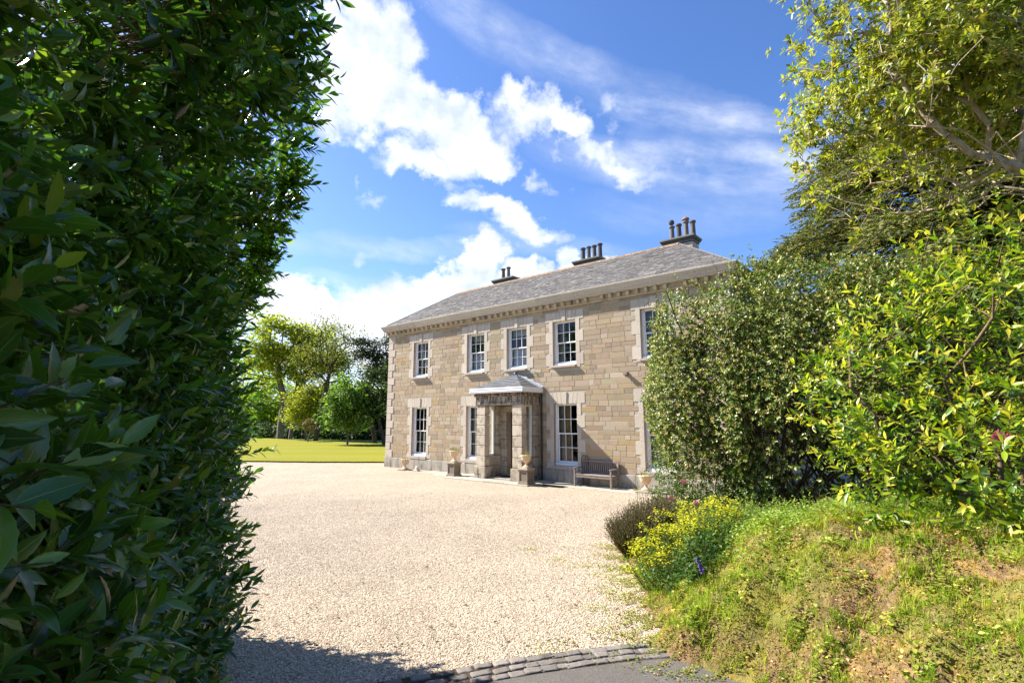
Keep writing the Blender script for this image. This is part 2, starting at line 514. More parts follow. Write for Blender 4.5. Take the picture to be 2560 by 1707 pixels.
for i in range(17):
    w = .52 if i % 2 == 0 else .335
    quo.append((0, w, .47 + i * QH, .47 + (i + 1) * QH)); quo.append((HW - w, HW, .47 + i * QH, .47 + (i + 1) * QH))
front_reserved += quo
front_reserved.append((7.4, 9.55, 0, 3.2)); front_reserved.append((DOOR))

def free_spans(x0, x1, z0, z1, res):
    sp = [(x0, x1)]
    for a, b, c, d in res:
        if z0 < d - 1e-4 and z1 > c + 1e-4:
            sp = [q for s0, s1 in sp for q in ((s0, min(s1, a)), (max(s0, b), s1)) if q[1] - q[0] > 0.02]
    return sp

def masonry(mb, x0, x1, z0, z1, res, P, h0=.15, h1=.215):
    """P(x, out, z) -> point; one shallow bevelled stone per block"""
    z = z0
    cuts = sorted({v for r in res for v in r[2:] if z0 < v < z1} | {z1})
    # courses snap to nothing: blocks are simply trimmed to the free part of their course
    while z < z1 - 0.03:
        h = rng.uniform(h0, h1); zt = min(z + h, z1)
        if z1 - zt < 0.08: zt = z1
        for s0, s1 in free_spans(x0, x1, z, zt, res):
            x = s0
            while x < s1 - 0.001:
                w = rng.uniform(.2, .62) if rng.random() < .8 else rng.uniform(.6, .9)
                xe = x + w
                if s1 - xe < 0.16: xe = s1
                g = .0045; o = rng.uniform(.004, .012); c = stone_col(); e = .007
                A, B, Cc, Dd = x + g, xe - g, z + g, zt - g
                V = [P(A, 0, Cc), P(B, 0, Cc), P(B, 0, Dd), P(A, 0, Dd), P(A + e, o, Cc + e), P(B - e, o, Cc + e), P(B - e, o, Dd - e), P(A + e, o, Dd - e)]
                mb.add(V, [[4, 5, 6, 7], [0, 1, 5, 4], [1, 2, 6, 5], [2, 3, 7, 6], [3, 0, 4, 7]], c)
                x = xe
        z = zt
mb = MB()
masonry(mb, 0, HW, .47, HT, front_reserved, lambda x, o, z: (x, -o, z))
side_res = [(0, .335, .47 + i * QH, .47 + (i + 1) * QH) if i % 2 == 0 else (0, .52, .47 + i * QH, .47 + (i + 1) * QH) for i in range(17)]
masonry(mb, 0, HD, .47, HT, side_res, lambda x, o, z: (HW + o, x, z), .2, .28)
masonry(mb, 0, HD, .47, HT, side_res, lambda x, o, z: (-o, x, z), .2, .28)
mb.build('stonework', M('stone'), house)

# quoins, wrapping both corners
def pale(): 
    k = rng.normal(1, .05); return (.48 * k, .41 * k, .33 * k)
for side in (0, 1):
    mb = MB()
    for i in range(17):
        z0, z1 = .47 + i * QH, .47 + (i + 1) * QH
        w, wy = (.52, .335) if i % 2 == 0 else (.335, .52)
        if side == 0: mb.box(-.03, w, -.03, wy, z0 + .008, z1 - .008, pale(), .014)
        else: mb.box(HW - w, HW + .03, -.03, wy, z0 + .008, z1 - .008, pale(), .014)
    mb.build('quoins', M('stone'), house)

# plinth
def plinth_run(x0, x1):
    mb = MB(); x = x0
    while x < x1 - .01:
        xe = min(x + rng.uniform(.7, 1.3), x1)
        if x1 - xe < .3: xe = x1
        k = rng.normal(1, .07)
        mb.box(x + .003, xe - .003, -.05, .02, -.05, .47, (.385 * k, .345 * k, .285 * k), .012)
        x = xe
    if x0 < 0: mb.box(-.05, .02, .02, HD, -.05, .47, (.4, .35, .29))
    else: mb.box(HW - .02, HW + .05, .02, HD, -.05, .47, (.4, .35, .29))
    mb.build('plinth', M('stone'), house)
plinth_run(-.05, 7.3); plinth_run(9.66, HW + .05)

# frieze, modillions and cornice run round front and both ends
mb = MB()
FR = (.52, .43, .30)
for (x0, x1, y0, y1) in ((-.03, HW + .03, -.03, .3), (-.03, .3, .3, HD), (HW - .3, HW + .03, .3, HD)):
    mb.box(x0, x1, y0, y1, HT, 6.78, FR)
mb.box(-.06, HW + .06, -.06, -.03, HT + .005, HT + .06, (.55, .42, .26))
mb.box(-.06, -.03, -.03, HD, HT + .005, HT + .06, (.55, .42, .26)); mb.box(HW + .03, HW + .06, -.03, HD, HT + .005, HT + .06, (.55, .42, .26))
mb.build('frieze', M('stone'), house)
def modillion(*a):
    mb = MB(); mb.box(*a); mb.build('modillion', M('stone'), house)
nmod = 51; sp = (HW + .1) / (nmod - 1)
bad = {4, 17, 18, 20, 33, 45}
for i in range(nmod):
    x = -.05 + i * sp; k = rng.normal(1, .06)
    c = (.58 * k, .46 * k, .32 * k) if i not in bad else (.30, .25, .2)
    if i in (17, 45, 36): continue
    modillion(x - .055, x + .055, -.17, -.03, 6.585, 6.735, c, .01)
for i in range(24):
    y = .25 + i * sp
    modillion(HW + .03, HW + .17, y - .055, y + .055, 6.585, 6.735, (.56, .45, .32), .01); modillion(-.17, -.03, y - .055, y + .055, 6.585, 6.735, (.56, .45, .32), .01)
mb = MB()
# mitred cornice: ring swept round three sides; profile (outwards, z)
prof = [(0.03, 6.74), (.22, 6.74), (.235, 6.80), (.255, 6.80), (.275, 6.87), (.315, 6.93), (.345, 6.99), (.35, 7.03), (.30, 7.05), (-.05, 7.07)]
path = [(0, HD, -1, 0), (0, 0, -1, -1), (HW, 0, 1, -1), (HW, HD, 1, 0)]
# subdivide the front so stones differ
pp = [path[0]] + [path[1]] + [(x, 0, 0, -1) for x in np.arange(1.1, HW - .5, 1.23)] + [path[2], path[3]]
segs = []
for (a, b) in zip(pp, pp[1:]):
    k = rng.normal(1, .05); col = (.56 * k, .50 * k, .41 * k)
    V = [(a[0] + a[2] * o, a[1] + a[3] * o, z) for o, z in prof] + [(b[0] + b[2] * o, b[1] + b[3] * o, z) for o, z in prof]
    n = len(prof)
    mb.add(V, [[i, i + 1, n + i + 1, n + i] for i in range(n - 1)], col)
mb.build('cornice', M('cornice'), house)

# slated roofs: hipped front range, second range behind, slates laid as real courses
def slate_plane(mb, O_, U_, W_, wtop0, wtop1, L, width, pal, cw=.22, ch=.125):
    """O_ eave start, U_ along the eave, W_ up the slope; left/right edges run in by wtop0/wtop1 over slope length L"""
    O_, U_, W_ = Vector(O_), Vector(U_), Vector(W_); Nn = U_.cross(W_).normalized()
    rows = int(L / ch) + 1
    for r in range(rows):
        v0 = r * ch; v1 = min(v0 + ch + .05, L)
        if v0 >= L: break
        xa = wtop0 * v0 / L; xb = width - wtop1 * v0 / L; xa1 = wtop0 * v1 / L; xb1 = width - wtop1 * v1 / L
        x = xa - (cw * .5 if r % 2 else 0)
        while x < xb:
            w = cw * rng.uniform(.82, 1.15); a, b = max(x, xa), min(x + w - .006, xb)
            if b - a > .02:
                a1, b1 = max(a, xa1), min(b, xb1)
                if b1 < a1: b1 = a1 = (a1 + b1) / 2
                th = rng.uniform(.010, .022); dz = rng.uniform(-.002, .005); dv = rng.uniform(-.008, .008)
                P = lambda u, v, n: O_ + U_ * u + W_ * v + Nn * n
                V = [P(a, v0 + dv, th + dz), P(b, v0 + dv, th + dz), P(b1, v1, .002 + dz), P(a1, v1, .002 + dz), P(a, v0 + dv, -.004), P(b, v0 + dv, -.004)]
                mb.add(V, [[0, 1, 2, 3], [4, 5, 1, 0]], pal())
            x += w
def slate_pal():
    k = rng.normal(1, .10); c = [(.125, .118, .112), (.14, .125, .115), (.15, .14, .13), (.105, .10, .097), (.185, .172, .155)][rng.integers(5)]
    return tuple(np.clip(np.array(c) * k, .06, .6))
def hip(mbS, mbB, x0, x1, y0, y1, ze, zr):
    run = (y1 - y0) / 2; ym = (y0 + y1) / 2; rise = zr - ze; L = math.hypot(run, rise); inset = run
    e = Vector
    slate_plane(mbS, (x0, y0, ze), (1, 0, 0), Vector((0, run, rise)) / L, inset, inset, L, x1 - x0, slate_pal)
    slate_plane(mbS, (x1, y1, ze), (-1, 0, 0), Vector((0, -run, rise)) / L, inset, inset, L, x1 - x0, slate_pal)
    slate_plane(mbS, (x1, y0, ze), (0, 1, 0), Vector((-run, 0, rise)) / L, run, run, L, y1 - y0, slate_pal)
    slate_plane(mbS, (x0, y1, ze), (0, -1, 0), Vector((run, 0, rise)) / L, run, run, L, y1 - y0, slate_pal)
    d = .012
    mbB.add([(x0, y0, ze - d), (x1, y0, ze - d), (x1, y1, ze - d), (x0, y1, ze - d), (x0 + run, ym, zr - d), (x1 - run, ym, zr - d)],
            [[0, 1, 5, 4], [1, 2, 5], [2, 3, 4, 5], [3, 0, 4]])
ms, mbb = MB(), MB()
ZE, ZR = 7.09, 8.93
hip(ms, mbb, -.14, HW + .14, -.14, 5.14, ZE, ZR)
hip(ms, mbb, .1, HW - .1, 5.3, 9.7, ZE - .05, 8.3)
roof = ms.build('roof', M('slate'), house)
mbb.build('roof_underlay', M('lead'), house)
mr = MB()
for x0 in np.arange(2.45, HW - 2.5, .46):
    mr.prism([(2.5 - .13, ZR - .065), (2.5 - .10, ZR - .01), (2.5 - .035, ZR + .05), (2.5 + .035, ZR + .05), (2.5 + .10, ZR - .01), (2.5 + .13, ZR - .065)], x0, min(x0 + .452, HW - 2.48))
mr.build('ridge_tiles', M('ridge'), house)
for sx in (0, 1):
    mg = MB()
    for i in range(7):
        t0, t1 = i / 7, (i + .97) / 7
        def hp(tt): 
            x = -.14 + 2.64 * tt; return (x if sx == 0 else HW - x, -.14 + 2.64 * tt, ZE + .02 + (ZR - ZE) * tt)
        mg.tube([hp(t0), hp(t1)], .022, 6, (.17, .15, .13))
    mg.build('hip_roll', M('slate'), house)

# chimneys: a shaft of ashlar, a dark oversailing cap, clay pots of different heights
def chimney(x0, x1, pots, zc=10.0, y0=4.8, y1=5.7):
    mb = MB(); z = 6.4; i = 0
    while z < zc - .30:
        zt = min(z + .34, zc - .26)
        xx = x0 + .12; k = 0
        off = .32 if i % 2 else .55
        while xx < x1 - .12 - .01:
            xe = min(xx + (off if k == 0 else .62), x1 - .12); q = rng.normal(1, .07)
            mb.box(xx + .003, xe - .003, y0 + .1, y1 - .1, z + .003, zt - .003, (.47 * q, .39 * q, .345 * q), .006)
            xx = xe; k += 1
        z = zt; i += 1
    mb.box(x0 + .09, x1 - .09, y0 + .07, y1 - .07, zc - .26, zc - .16, (.16, .15, .14), .01)
    sh = mb.build('chimney', M('stone'), house)
    mb = MB(); mb.box(x0 + .04, x1 - .04, y0 + .02, y1 - .02, zc - .16, zc - .09, (.115, .11, .10), .01)
    mb.box(x0, x1, y0 - .03, y1 + .03, zc - .09, zc, (.20, .20, .17), .015); mb.build('chimney_cap', M('cornice'), sh)
    for (fx, h, kind, col) in pots:
        mb = MB(); cx = fx; cy = (y0 + y1) / 2 - .12; r = .105; b = zc
        pr = [(r * 1.06, b - .02), (r * 1.06, b + .05), (r, b + .06), (r * .9, b + h - .12), (r * 1.0, b + h - .11), (r * 1.28, b + h - .06), (r * 1.3, b + h - .02), (r * 1.18, b + h)]
        if kind == 'open': pr += [(r * .86, b + h), (r * .86, b + h - .2)]
        mb.lathe(pr, cx, cy, 14, col, cap=(kind != 'open'))
        if kind == 'open': mb.lathe([(r * .84, b + h - .15), (.001, b + h - .15)], cx, cy, 14, (.01, .01, .01), cap=False)
        if kind == 'dome': mb.lathe([(r * .9, b + h), (r * .9, b + h + .05), (r * 1.55, b + h + .07), (r * 1.35, b + h + .13), (r * .7, b + h + .18), (.01, b + h + .19)], cx, cy, 14, (.30, .19, .16))
        if kind == 'cowl':
            mb.lathe([(.03, b + h - .01), (.03, b + h + .06), (.10, b + h + .09), (.125, b + h + .17), (.10, b + h + .26), (.03, b + h + .29)], cx, cy, 14, (.07, .07, .08))
        mb.build('chimney_pot', M('clay'), sh)
G1, G2, G3 = (.10, .09, .085), (.17, .16, .16), (.15, .125, .10)
chimney(2.68, 4.28, [(3.30, .64, 'open', (.16, .12, .075)), (3.68, .66, 'open', G2)], 10.08)
chimney(8.10, 9.70, [(8.58, .68, 'open', G1), (8.90, .69, 'open', G2), (9.22, .68, 'open', (.12, .115, .11)), (9.54, .70, 'open', G1)], 10.08)
chimney(12.72, 14.28, [(13.18, .66, 'cowl', G2), (13.50, .68, 'open', G1), (13.82, .74, 'dome', (.20, .17, .16)), (14.12, .68, 'open', G3)], 10.08)

# windows: each one a box frame with sashes, glass, stone dressings and what hangs inside
def window(k, a, b, z0, z1, lower, inside):
    fr = MB(); y0 = .12; W = (.80, .80, .79)
    st = .075
    fr.box(a, a + st, y0, y0 + .13, z0, z1, W, .004); fr.box(b - st, b, y0, y0 + .13, z0, z1, W, .004)
    fr.box(a + st, b - st, y0, y0 + .13, z1 - .055, z1, W, .004)
    fr.box(a + .01, b - .01, y0 - .07, y0 + .13, z0 - .0, z0 + .085, W, .006)
    win = fr.build('window', M('white'), house)
    zm = (z0 + .085 + z1 - .055) / 2
    xa, xb = a + st, b - st
    for (zz0, zz1, yy, r0, r1) in ((zm - .02, z1 - .055, y0 + .035, .045, .04), (z0 + .085, zm + .02, y0 + .08, .075, .045)):
        m = MB(); w = .04; yb = yy + .035
        m.box(xa, xa + w, yy, yb, zz0, zz1, W); m.box(xb - w, xb, yy, yb, zz0, zz1, W)
        m.box(xa + w, xb - w, yy + .001, yb, zz0, zz0 + r0, W); m.box(xa + w, xb - w, yy + .001, yb, zz1 - r1, zz1, W)
        for i in (1, 2):
            x = xa + w + (xb - xa - 2 * w) * i / 3; m.box(x - .011, x + .011, yy + .004, yb - .004, zz0 + r0, zz1 - r1, W)
        z = (zz0 + r0 + zz1 - r1) / 2
        m.box(xa + w, xb - w, yy + .006, yb - .006, z - .011, z + .011, W)
        m.build('sash', M('white'), win)
        g = MB(); yg = yy + .02; g.add([(xa + .01, yg, zz0 + .01), (xb - .01, yg, zz0 + .01), (xb - .01, yg, zz1 - .01), (xa + .01, yg, zz1 - .01)], [[0, 1, 2, 3]])
        g.build('pane', M('glass'), win)
    # dressings
    key = 'l' if lower else 'u'; reveal((a, b, z0, z1), win); ml, mr_ = MB(), MB()
    for (x0, x1, c, d) in SUR[key, k]:
        m = ml if x1 <= a + .01 else mr_
        q = rng.normal(1, .045); ee = .003 if x1 <= a + .01 else -.003
        m.box(x0 + (.003 if x1 <= a + .01 else 0), x1 - (.003 if x0 >= b - .01 else 0), -.016, .03, c + .003, d - .003, (.50 * q, .435 * q, .35 * q), .004)
    ml.build('window_surround', M('stone'), win); mr_.build('window_surround', M('stone'), win)
    m = MB(); zt = 6.39 if not lower else 3.28; zb = z1 - .02; xc = (a + b) / 2
    cuts_b = [a - .35, a + .02, a + .2, a + .37, xc - .08, xc + .08, b - .37, b - .2, b - .02, b + .35]
    cuts_t = [a - .35, a - .04, a + .15, a + .335, xc - .10, xc + .10, b - .335, b - .15, b + .04, b + .35]
    for i in range(9):
        q = rng.normal(1, .05); o = -.016 if i != 4 else -.045; za = zb if i != 4 else zb - .02; zc2 = zt if i != 4 else zt + .03
        g = .006; B0, B1, T0, T1 = cuts_b[i] + g, cuts_b[i + 1] - g, cuts_t[i] + g, cuts_t[i + 1] - g
        V = [(B0, o, za), (B1, o, za), (T1, o, zc2), (T0, o, zc2), (B0, .03, za), (B1, .03, za), (T1, .03, zc2), (T0, .03, zc2)]
        m.add(V, [[0, 1, 2, 3], [7, 6, 5, 4], [0, 4, 5, 1], [1, 5, 6, 2], [2, 6, 7, 3], [3, 7, 4, 0]], (.50 * q, .435 * q, .35 * q))
    m.build('lintel', M('stone'), win)
    m = MB()
    if not lower: m.box(a - .04, b + .02, -.13, .14, z0 - .085, z0 - .002, (.42, .36, .29), .01)
    else: m.box(a - .05, b + .05, -.065, .14, .475, z0 - .002, (.42, .375, .31), .008)
    m.build('sill', M('stone'), win)
    # curtains and blinds behind the glass
    def curtain(xx0, xx1, zz0, zz1, yy, name, mt, amp=.025, per=.075):
        n = max(8, int((xx1 - xx0) / .0125)); V = []; Fc = []
        for i in range(n + 1):
            x = xx0 + (xx1 - xx0) * i / n; d = amp * math.sin(x / per * 6.283 + .6 * math.sin(x * 11 + k)) 
            V += [(x, yy + d, zz0), (x, yy + d * .7, zz1)]
        for i in range(n): Fc.append([2 * i, 2 * i + 2, 2 * i + 3, 2 * i + 1])
        mm = MB(); mm.add(V, Fc); mm.build(name, M(mt), win, smooth=True)
    yi = y0 + .24
    if inside == 'drapes':
        curtain(a + .0, a + .36, z0, z1 + .05, yi, 'curtain', 'curtain'); curtain(b - .2, b + .05, z0, z1 + .05, yi, 'curtain', 'curtain')
    if inside == 'gold':
        curtain(a + .0, a + .27, z0 + .05, z1 + .05, yi, 'curtain', 'curtain'); curtain(a + .27, a + .52, z0 + .05, z1 + .05, yi + .03, 'curtain', 'goldcurtain')
        curtain(b - .1, b + .05, z0, z1 + .05, yi, 'curtain', 'curtain')
    if inside == 'blindnet':
        curtain(a, b, z1 - .33, z1 + .02, yi + .02, 'blind', 'blind', .004, .5); curtain(a, b, z0, zm - .02, yi, 'net_curtain', 'net', .018, .06)
    if inside == 'white':
        curtain(b - .32, b, z0, z1, yi, 'curtain', 'net')
for k, (a, b) in enumerate(UP): window(k, a, b, *ZU, False, ['drapes', 'blindnet', 'blindnet', 'drapes', 'drapes'][k])
for k, (a, b) in enumerate(LO): window(k, a, b, *ZL, True, ['white', 'drapes', 'gold', 'gold'][k])
# rooms behind the glass
mb = MB()
for (x0, x1) in ((.4, 4.2), (4.2, 7.6), (9.3, 12.6), (12.6, 16.7)):
    for z0, z1 in ((.15, 3.4), (3.7, 6.4)):
        V = [(x0, WTH + .002, z0), (x1, WTH + .002, z0), (x1, 5, z0), (x0, 5, z0), (x0, WTH + .002, z1), (x1, WTH + .002, z1), (x1, 5, z1), (x0, 5, z1)]
        mb.add(V, [[0, 1, 2, 3], [7, 6, 5, 4], [1, 5, 6, 2], [2, 6, 7, 3], [3, 7, 4, 0]])
V = [(7.6, WTH + .002, 3.7), (9.3, WTH + .002, 3.7), (9.3, 4, 3.7), (7.6, 4, 3.7), (7.6, WTH + .002, 6.4), (9.3, WTH + .002, 6.4), (9.3, 4, 6.4), (7.6, 4, 6.4)]
mb.add(V, [[0, 1, 2, 3], [7, 6, 5, 4], [1, 5, 6, 2], [2, 6, 7, 3], [3, 7, 4, 0]])
V = [(7.7, WTH + .002, .1), (9.3, WTH + .002, .1), (9.3, 4, .1), (7.7, 4, .1), (7.7, WTH + .002, 3), (9.3, WTH + .002, 3), (9.3, 4, 3), (7.7, 4, 3)]
mb.add(V, [[0, 1, 2, 3], [7, 6, 5, 4], [1, 5, 6, 2], [2, 6, 7, 3], [3, 7, 4, 0]])
mb.build('rooms', M('room'), house)

# ------------------------------------------------------------------ porch
mb = MB()
PC = lambda q=1.0: (.50 * q, .43 * q, .33 * q)
def blocks(mb, x0, x1, y0, y1, z0, z1, n, base=1.0, bev=.016):
    for i in range(n):
        q = rng.normal(1, .06) * base
        mb.box(x0, x1, y0, y1, z0 + (z1 - z0) * i / n + .006, z0 + (z1 - z0) * (i + 1) / n - .006, PC(q), bev)
PX0, PX1, PYF = 7.33, 9.66, -1.10
mb.box(PX0 - .04, PX1 + .04, PYF - .04, -.002, 2.86, 2.95, PC(.95), .01)           # architrave
mb.box(PX0 - .02, PX1 + .02, PYF - .02, -.002, 2.952, 3.18, PC(.85), .006)
mb.box(PX0 - .08, PX1 + .08, PYF - .08, -.002, 3.182, 3.225, PC(.8), .01)
porch = mb.build('porch', M('porch_stone'), house)
for (x0, x1) in ((PX0, PX0 + .47), (PX1 - .47, PX1)):
    mb = MB(); blocks(mb, x0, x1, PYF, PYF + .28, .50, 2.86, 6, 1.08)
    mb.box(x0 - .05, x1 + .05, PYF - .05, PYF + .33, .05, .50, PC(.9), .012)
    mb.build('pier', M('porch_stone'), porch)
for (x0, x1, xw) in ((PX0 + .06, PX0 + .40, PX0 + .2), (PX1 - .40, PX1 - .06, PX1 - .2)):
    mb = MB(); blocks(mb, x0 - .03, x1 + .03, -.30, -.004, .50, 2.86, 6, .92)
    mb.box(x0 - .06, x1 + .06, PYF + .33, -.004, .05, .50, PC(.8), .01)
    mb.box(x0, x1, PYF + .28, -.30, .504, .86, PC(.85), .01)
    mb.build('side_wall', M('porch_stone'), porch)
    mb = MB(); y0, y1, z0, z1 = PYF + .28, -.30, .864, 2.856; w = .065
    for (p, q_, r, s_) in ((y0, y0 + w, z0, z1), (y1 - w, y1, z0, z1), (y0 + w, y1 - w, z0, z0 + .09), (y0 + w, y1 - w, z1 - .06, z1)):
        mb.box(xw - .05, xw + .05, p, q_, r, s_, (.8, .8, .79), .004)
    pw = mb.build('porch_window', M('white'), porch)
    g = MB(); g.add([(xw, y0 + w, z0 + .09), (xw, y1 - w, z0 + .09), (xw, y1 - w, z1 - .06), (xw, y0 + w, z1 - .06)], [[0, 1, 2, 3]])
    g.build('porch_pane', M('glass'), porch)
def dentil(*a):
    mb = MB(); mb.box(*a); mb.build('dentil', M('porch_stone'), porch)
for i in range(21):
    x = PX0 + .02 + i * (PX1 - PX0 - .04) / 20; dentil(x - .03, x + .03, PYF - .14, PYF - .02, 3.228, 3.30, (.42, .27, .19), .004)
for i in range(10):
    y = PYF + .08 + i * .108
    dentil(PX1 + .02, PX1 + .14, y - .03, y + .03, 3.228, 3.30, (.42, .27, .19), .004); dentil(PX0 - .14, PX0 - .02, y - .03, y + .03, 3.228, 3.30, (.42, .27, .19), .004)
mb = MB(); mb.box(PX0 - .02, PX1 + .02, PYF - .02, -.002, 3.226, 3.31, PC(.5))
mb.build('frieze', M('porch_stone'), porch)
GX0, GX1, GY = 7.13, 9.87, -1.32
mb = MB()
mb.box(GX0, GX1, GY, -.02, 3.315, 3.345, (.8, .8, .8), .004)
mb.box(GX0, GX1, GY, GY + .05, 3.347, 3.50, (.8, .8, .8), .012); mb.box(GX0 , GX0 + .05, GY + .052, -.02, 3.347, 3.50, (.8, .8, .8), .012); mb.box(GX1 - .05, GX1, GY + .052, -.02, 3.347, 3.50, (.8, .8, .8), .012)
mb.box(GX0 - .012, GX1 + .012, GY - .012, GY - .002, 3.46, 3.485, (.8, .8, .8)); mb.box(GX0 - .012, GX1 + .012, GY - .012, GY - .002, 3.36, 3.38, (.8, .8, .8))
mb.build('gutter', M('white'), porch)
ms = MB(); AP = Vector((8.5, -.03, 4.12)); ze = 3.49
def tri_slates(ms, A, B, T, rows, cols):
    A, B, T = Vector(A), Vector(B), Vector(T); Nn = (B - A).cross(T - A).normalized()
    for r in range(rows):
        f0, f1 = r / rows, min((r + 1.35) / rows, 1)
        La, Lb = A.lerp(T, f0), B.lerp(T, f0); Ua, Ub = A.lerp(T, f1), B.lerp(T, f1)
        wid = (Lb - La).length; n = max(1, int(wid / .24))
        for i in range(n):
            a, b = i / n, (i + .985) / n
            q = rng.normal(1, .10); c = (.13 * q, .135 * q, .145 * q)
            if A.y > -1 or B.y > -1: c = (.15 * q, .155 * q, .145 * q)
            ms.add([La.lerp(Lb, a) + Nn * .02, La.lerp(Lb, b) + Nn * .02, Ua.lerp(Ub, b), Ua.lerp(Ub, a), La.lerp(Lb, a), La.lerp(Lb, b)], [[0, 1, 2, 3], [4, 5, 1, 0]], c)
tri_slates(ms, (GX0 + .05, GY + .03, ze), (GX1 - .05, GY + .03, ze), AP, 8, 10)
tri_slates(ms, (GX1 - .05, GY + .03, ze), (GX1 - .05, -.03, ze), AP, 8, 6)
tri_slates(ms, (GX0 + .05, -.03, ze), (GX0 + .05, GY + .03, ze), AP, 8, 6)
ms.add([(GX0 + .06, GY + .04, ze - .01), (GX1 - .06, GY + .04, ze - .01), AP - Vector((0, 0, .02)), (GX0 + .06, -.03, ze - .01), (GX1 - .06, -.03, ze - .01)], [[0, 1, 2], [0, 2, 3], [1, 4, 2]], (.2, .2, .2))
ms.build('porch_roof', M('slate'), porch)
mb = MB()
for sx in (0, 1):
    p0 = Vector((GX1 - .0 if sx else GX0, -.05, 3.51)); n = 9
    for i in range(n):
        a = p0.lerp(AP, i / n); b = p0.lerp(AP, (i + 1) / n)
        o = Vector((0, 0, .07 + .03 * (i % 2)))
        mb.add([a + Vector((0, -.14, -.02)), b + Vector((0, -.14, -.02)), b + Vector((0, -.02, .03)), a + Vector((0, -.02, .03)), b + o, a + o], [[0, 1, 2, 3], [3, 2, 4, 5]])
mb.tube([AP + Vector((0, -.08, -.01)), AP + Vector((0, -.06, .05))], [.06, .03], 8)
mb.build('lead_flashing', M('lead'), porch)
# rusticated door case and the door itself
mb = MB()
for (x0, x1) in ((7.74, 8.04), (8.96, 9.26)):
    blocks(mb, x0, x1, -.10, -.004, .1, 2.60, 7, .9)
mb.box(7.74, 9.26, -.10, -.004, 2.604, 2.84, PC(.85), .01)
mb.box(7.74, 9.26, -1.02, -.105, .05, .10, (.42, .39, .33), .006)
mb.build('door_case', M('porch_stone'), porch)
mb = MB(); mb.box(8.045, 8.955, .20, .245, .11, 2.6, (1, 1, 1))
for (z0, z1) in ((.3, .95), (1.1, 1.75), (1.9, 2.4)):
    for (x0, x1) in ((8.14, 8.45), (8.55, 8.86)): mb.box(x0, x1, .185, .2, z0, z1, (1, 1, 1), .006)
door = mb.build('door', M('doorwood'), house); reveal(DOOR, door)
mb = MB(); mb.lathe([(.012, 0), (.03, .02), (.03, .045), (.01, .06)], 0, 0, 12)
h = mb.build('door_handle', MATS['lead'], door); h.location = (8.88, .185, 1.05); h.rotation_euler = (R(90), 0, 0)
# rain pipe in the corner of the porch
mb = MB(); mb.tube([(9.80, -.08, .03), (9.80, -.08, 3.32)], .034, 10)
for z in (.5, 1.5, 2.5): mb.tube([(9.80, -.08, z), (9.80, -.08, z + .06)], .045, 10)
mb.tube([(9.80, -.13, .05), (9.80, -.09, .12)], .036, 8)
mb.build('drainpipe', M('iron'), house)
# small lantern bracket and an old wire hook on the wall
mb = MB(); mb.box(13.36, 13.52, -.16, -.06, 3.80, 3.88, (1, 1, 1), .01); mb.box(13.40, 13.48, -.06, -.012, 3.78, 3.92, (1, 1, 1), .005); mb.tube([(13.44, -.11, 3.74), (13.44, -.11, 3.80)], .03, 8)
mb.build('wall_light', M('teak'), house)
mb = MB(); mb.tube([(9.46, -.03, 4.18), (9.5, -.06, 4.12), (9.56, -.05, 4.04), (9.6, -.02, 4.0)], .007, 5); mb.build('wire_hook', M('iron'), house)
# ------------------------------------------------------------------ ground
def m_gravel(t):
    g = coords(t)
    v1 = voro(t, g, 46, 'F1', 'Color'); vd = voro(t, g, 46, 'F1', 'Distance'); v2 = voro(t, g, 19, 'F1', 'Distance')
    r, gg, b = sep(t, v1)
    n1 = noise(t, g, .55, 5, .6); n2 = noise(t, g, 5, 5, .65)
    c = mixc(t, ramp(t, r, 0, 1, smooth=False), (.325, .258, .18), (.49, .415, .315))
    c = mixc(t, ramp(t, gg, .80, .95), c, (.22, .16, .105))
    k = .74 + n1 * .42 + n2 * .22
    c = mixc(t, 1.0, c, comb(t, k, k, k), 'MULTIPLY')
    return principled(t, c, .92, .2, vd * -1.0 + n2 * .6 - v2 * .4, .9, .02)
def m_lawn(t):
    g = coords(t); x, y, z = sep(t, g)
    n = noise(t, g, 9, 5, .7); n1 = noise(t, g, .35, 4, .6); n2 = noise(t, vscale(t, g, (3, 40, 3)), 1, 4, .6)
    stripe = ((x * .12 + y * 1.25)._m('SINE')) * .5 + .5
    c = mixc(t, n, (.14, .155, .012), (.25, .245, .02))
    c = mixc(t, (n1 * .5 + stripe * .35), c, (.26, .24, .022))
    return principled(t, c, .95, .1, n + n2, .6, .03)
def m_field(t):
    g = coords(t); n = noise(t, g, .12, 6, .6); n2 = noise(t, g, 3, 5, .7)
    return principled(t, mixc(t, (n * .6 + n2 * .4), (.07, .13, .02), (.19, .25, .05)), .95, .1, n2, .6, .05)
def m_tarmac(t):
    g = coords(t); v = voro(t, g, 150, 'F1', 'Color'); r, gg, b = sep(t, v); n = noise(t, g, 1.6, 6, .65); n2 = noise(t, g, 60, 3, .7)
    c = mixc(t, r, (.085, .077, .067), (.165, .150, .132))
    k = .72 + n * .5
    c = mixc(t, 1.0, c, comb(t, k, k, k), 'MULTIPLY')
    c = mixc(t, ramp(t, noise(t, g, 3.3, 6, .7), .56, .70) * .45, c, (.22, .185, .14))
    return principled(t, c, .85, .3, voro(t, g, 150, 'F1', 'Distance') + n2, .5, .006)
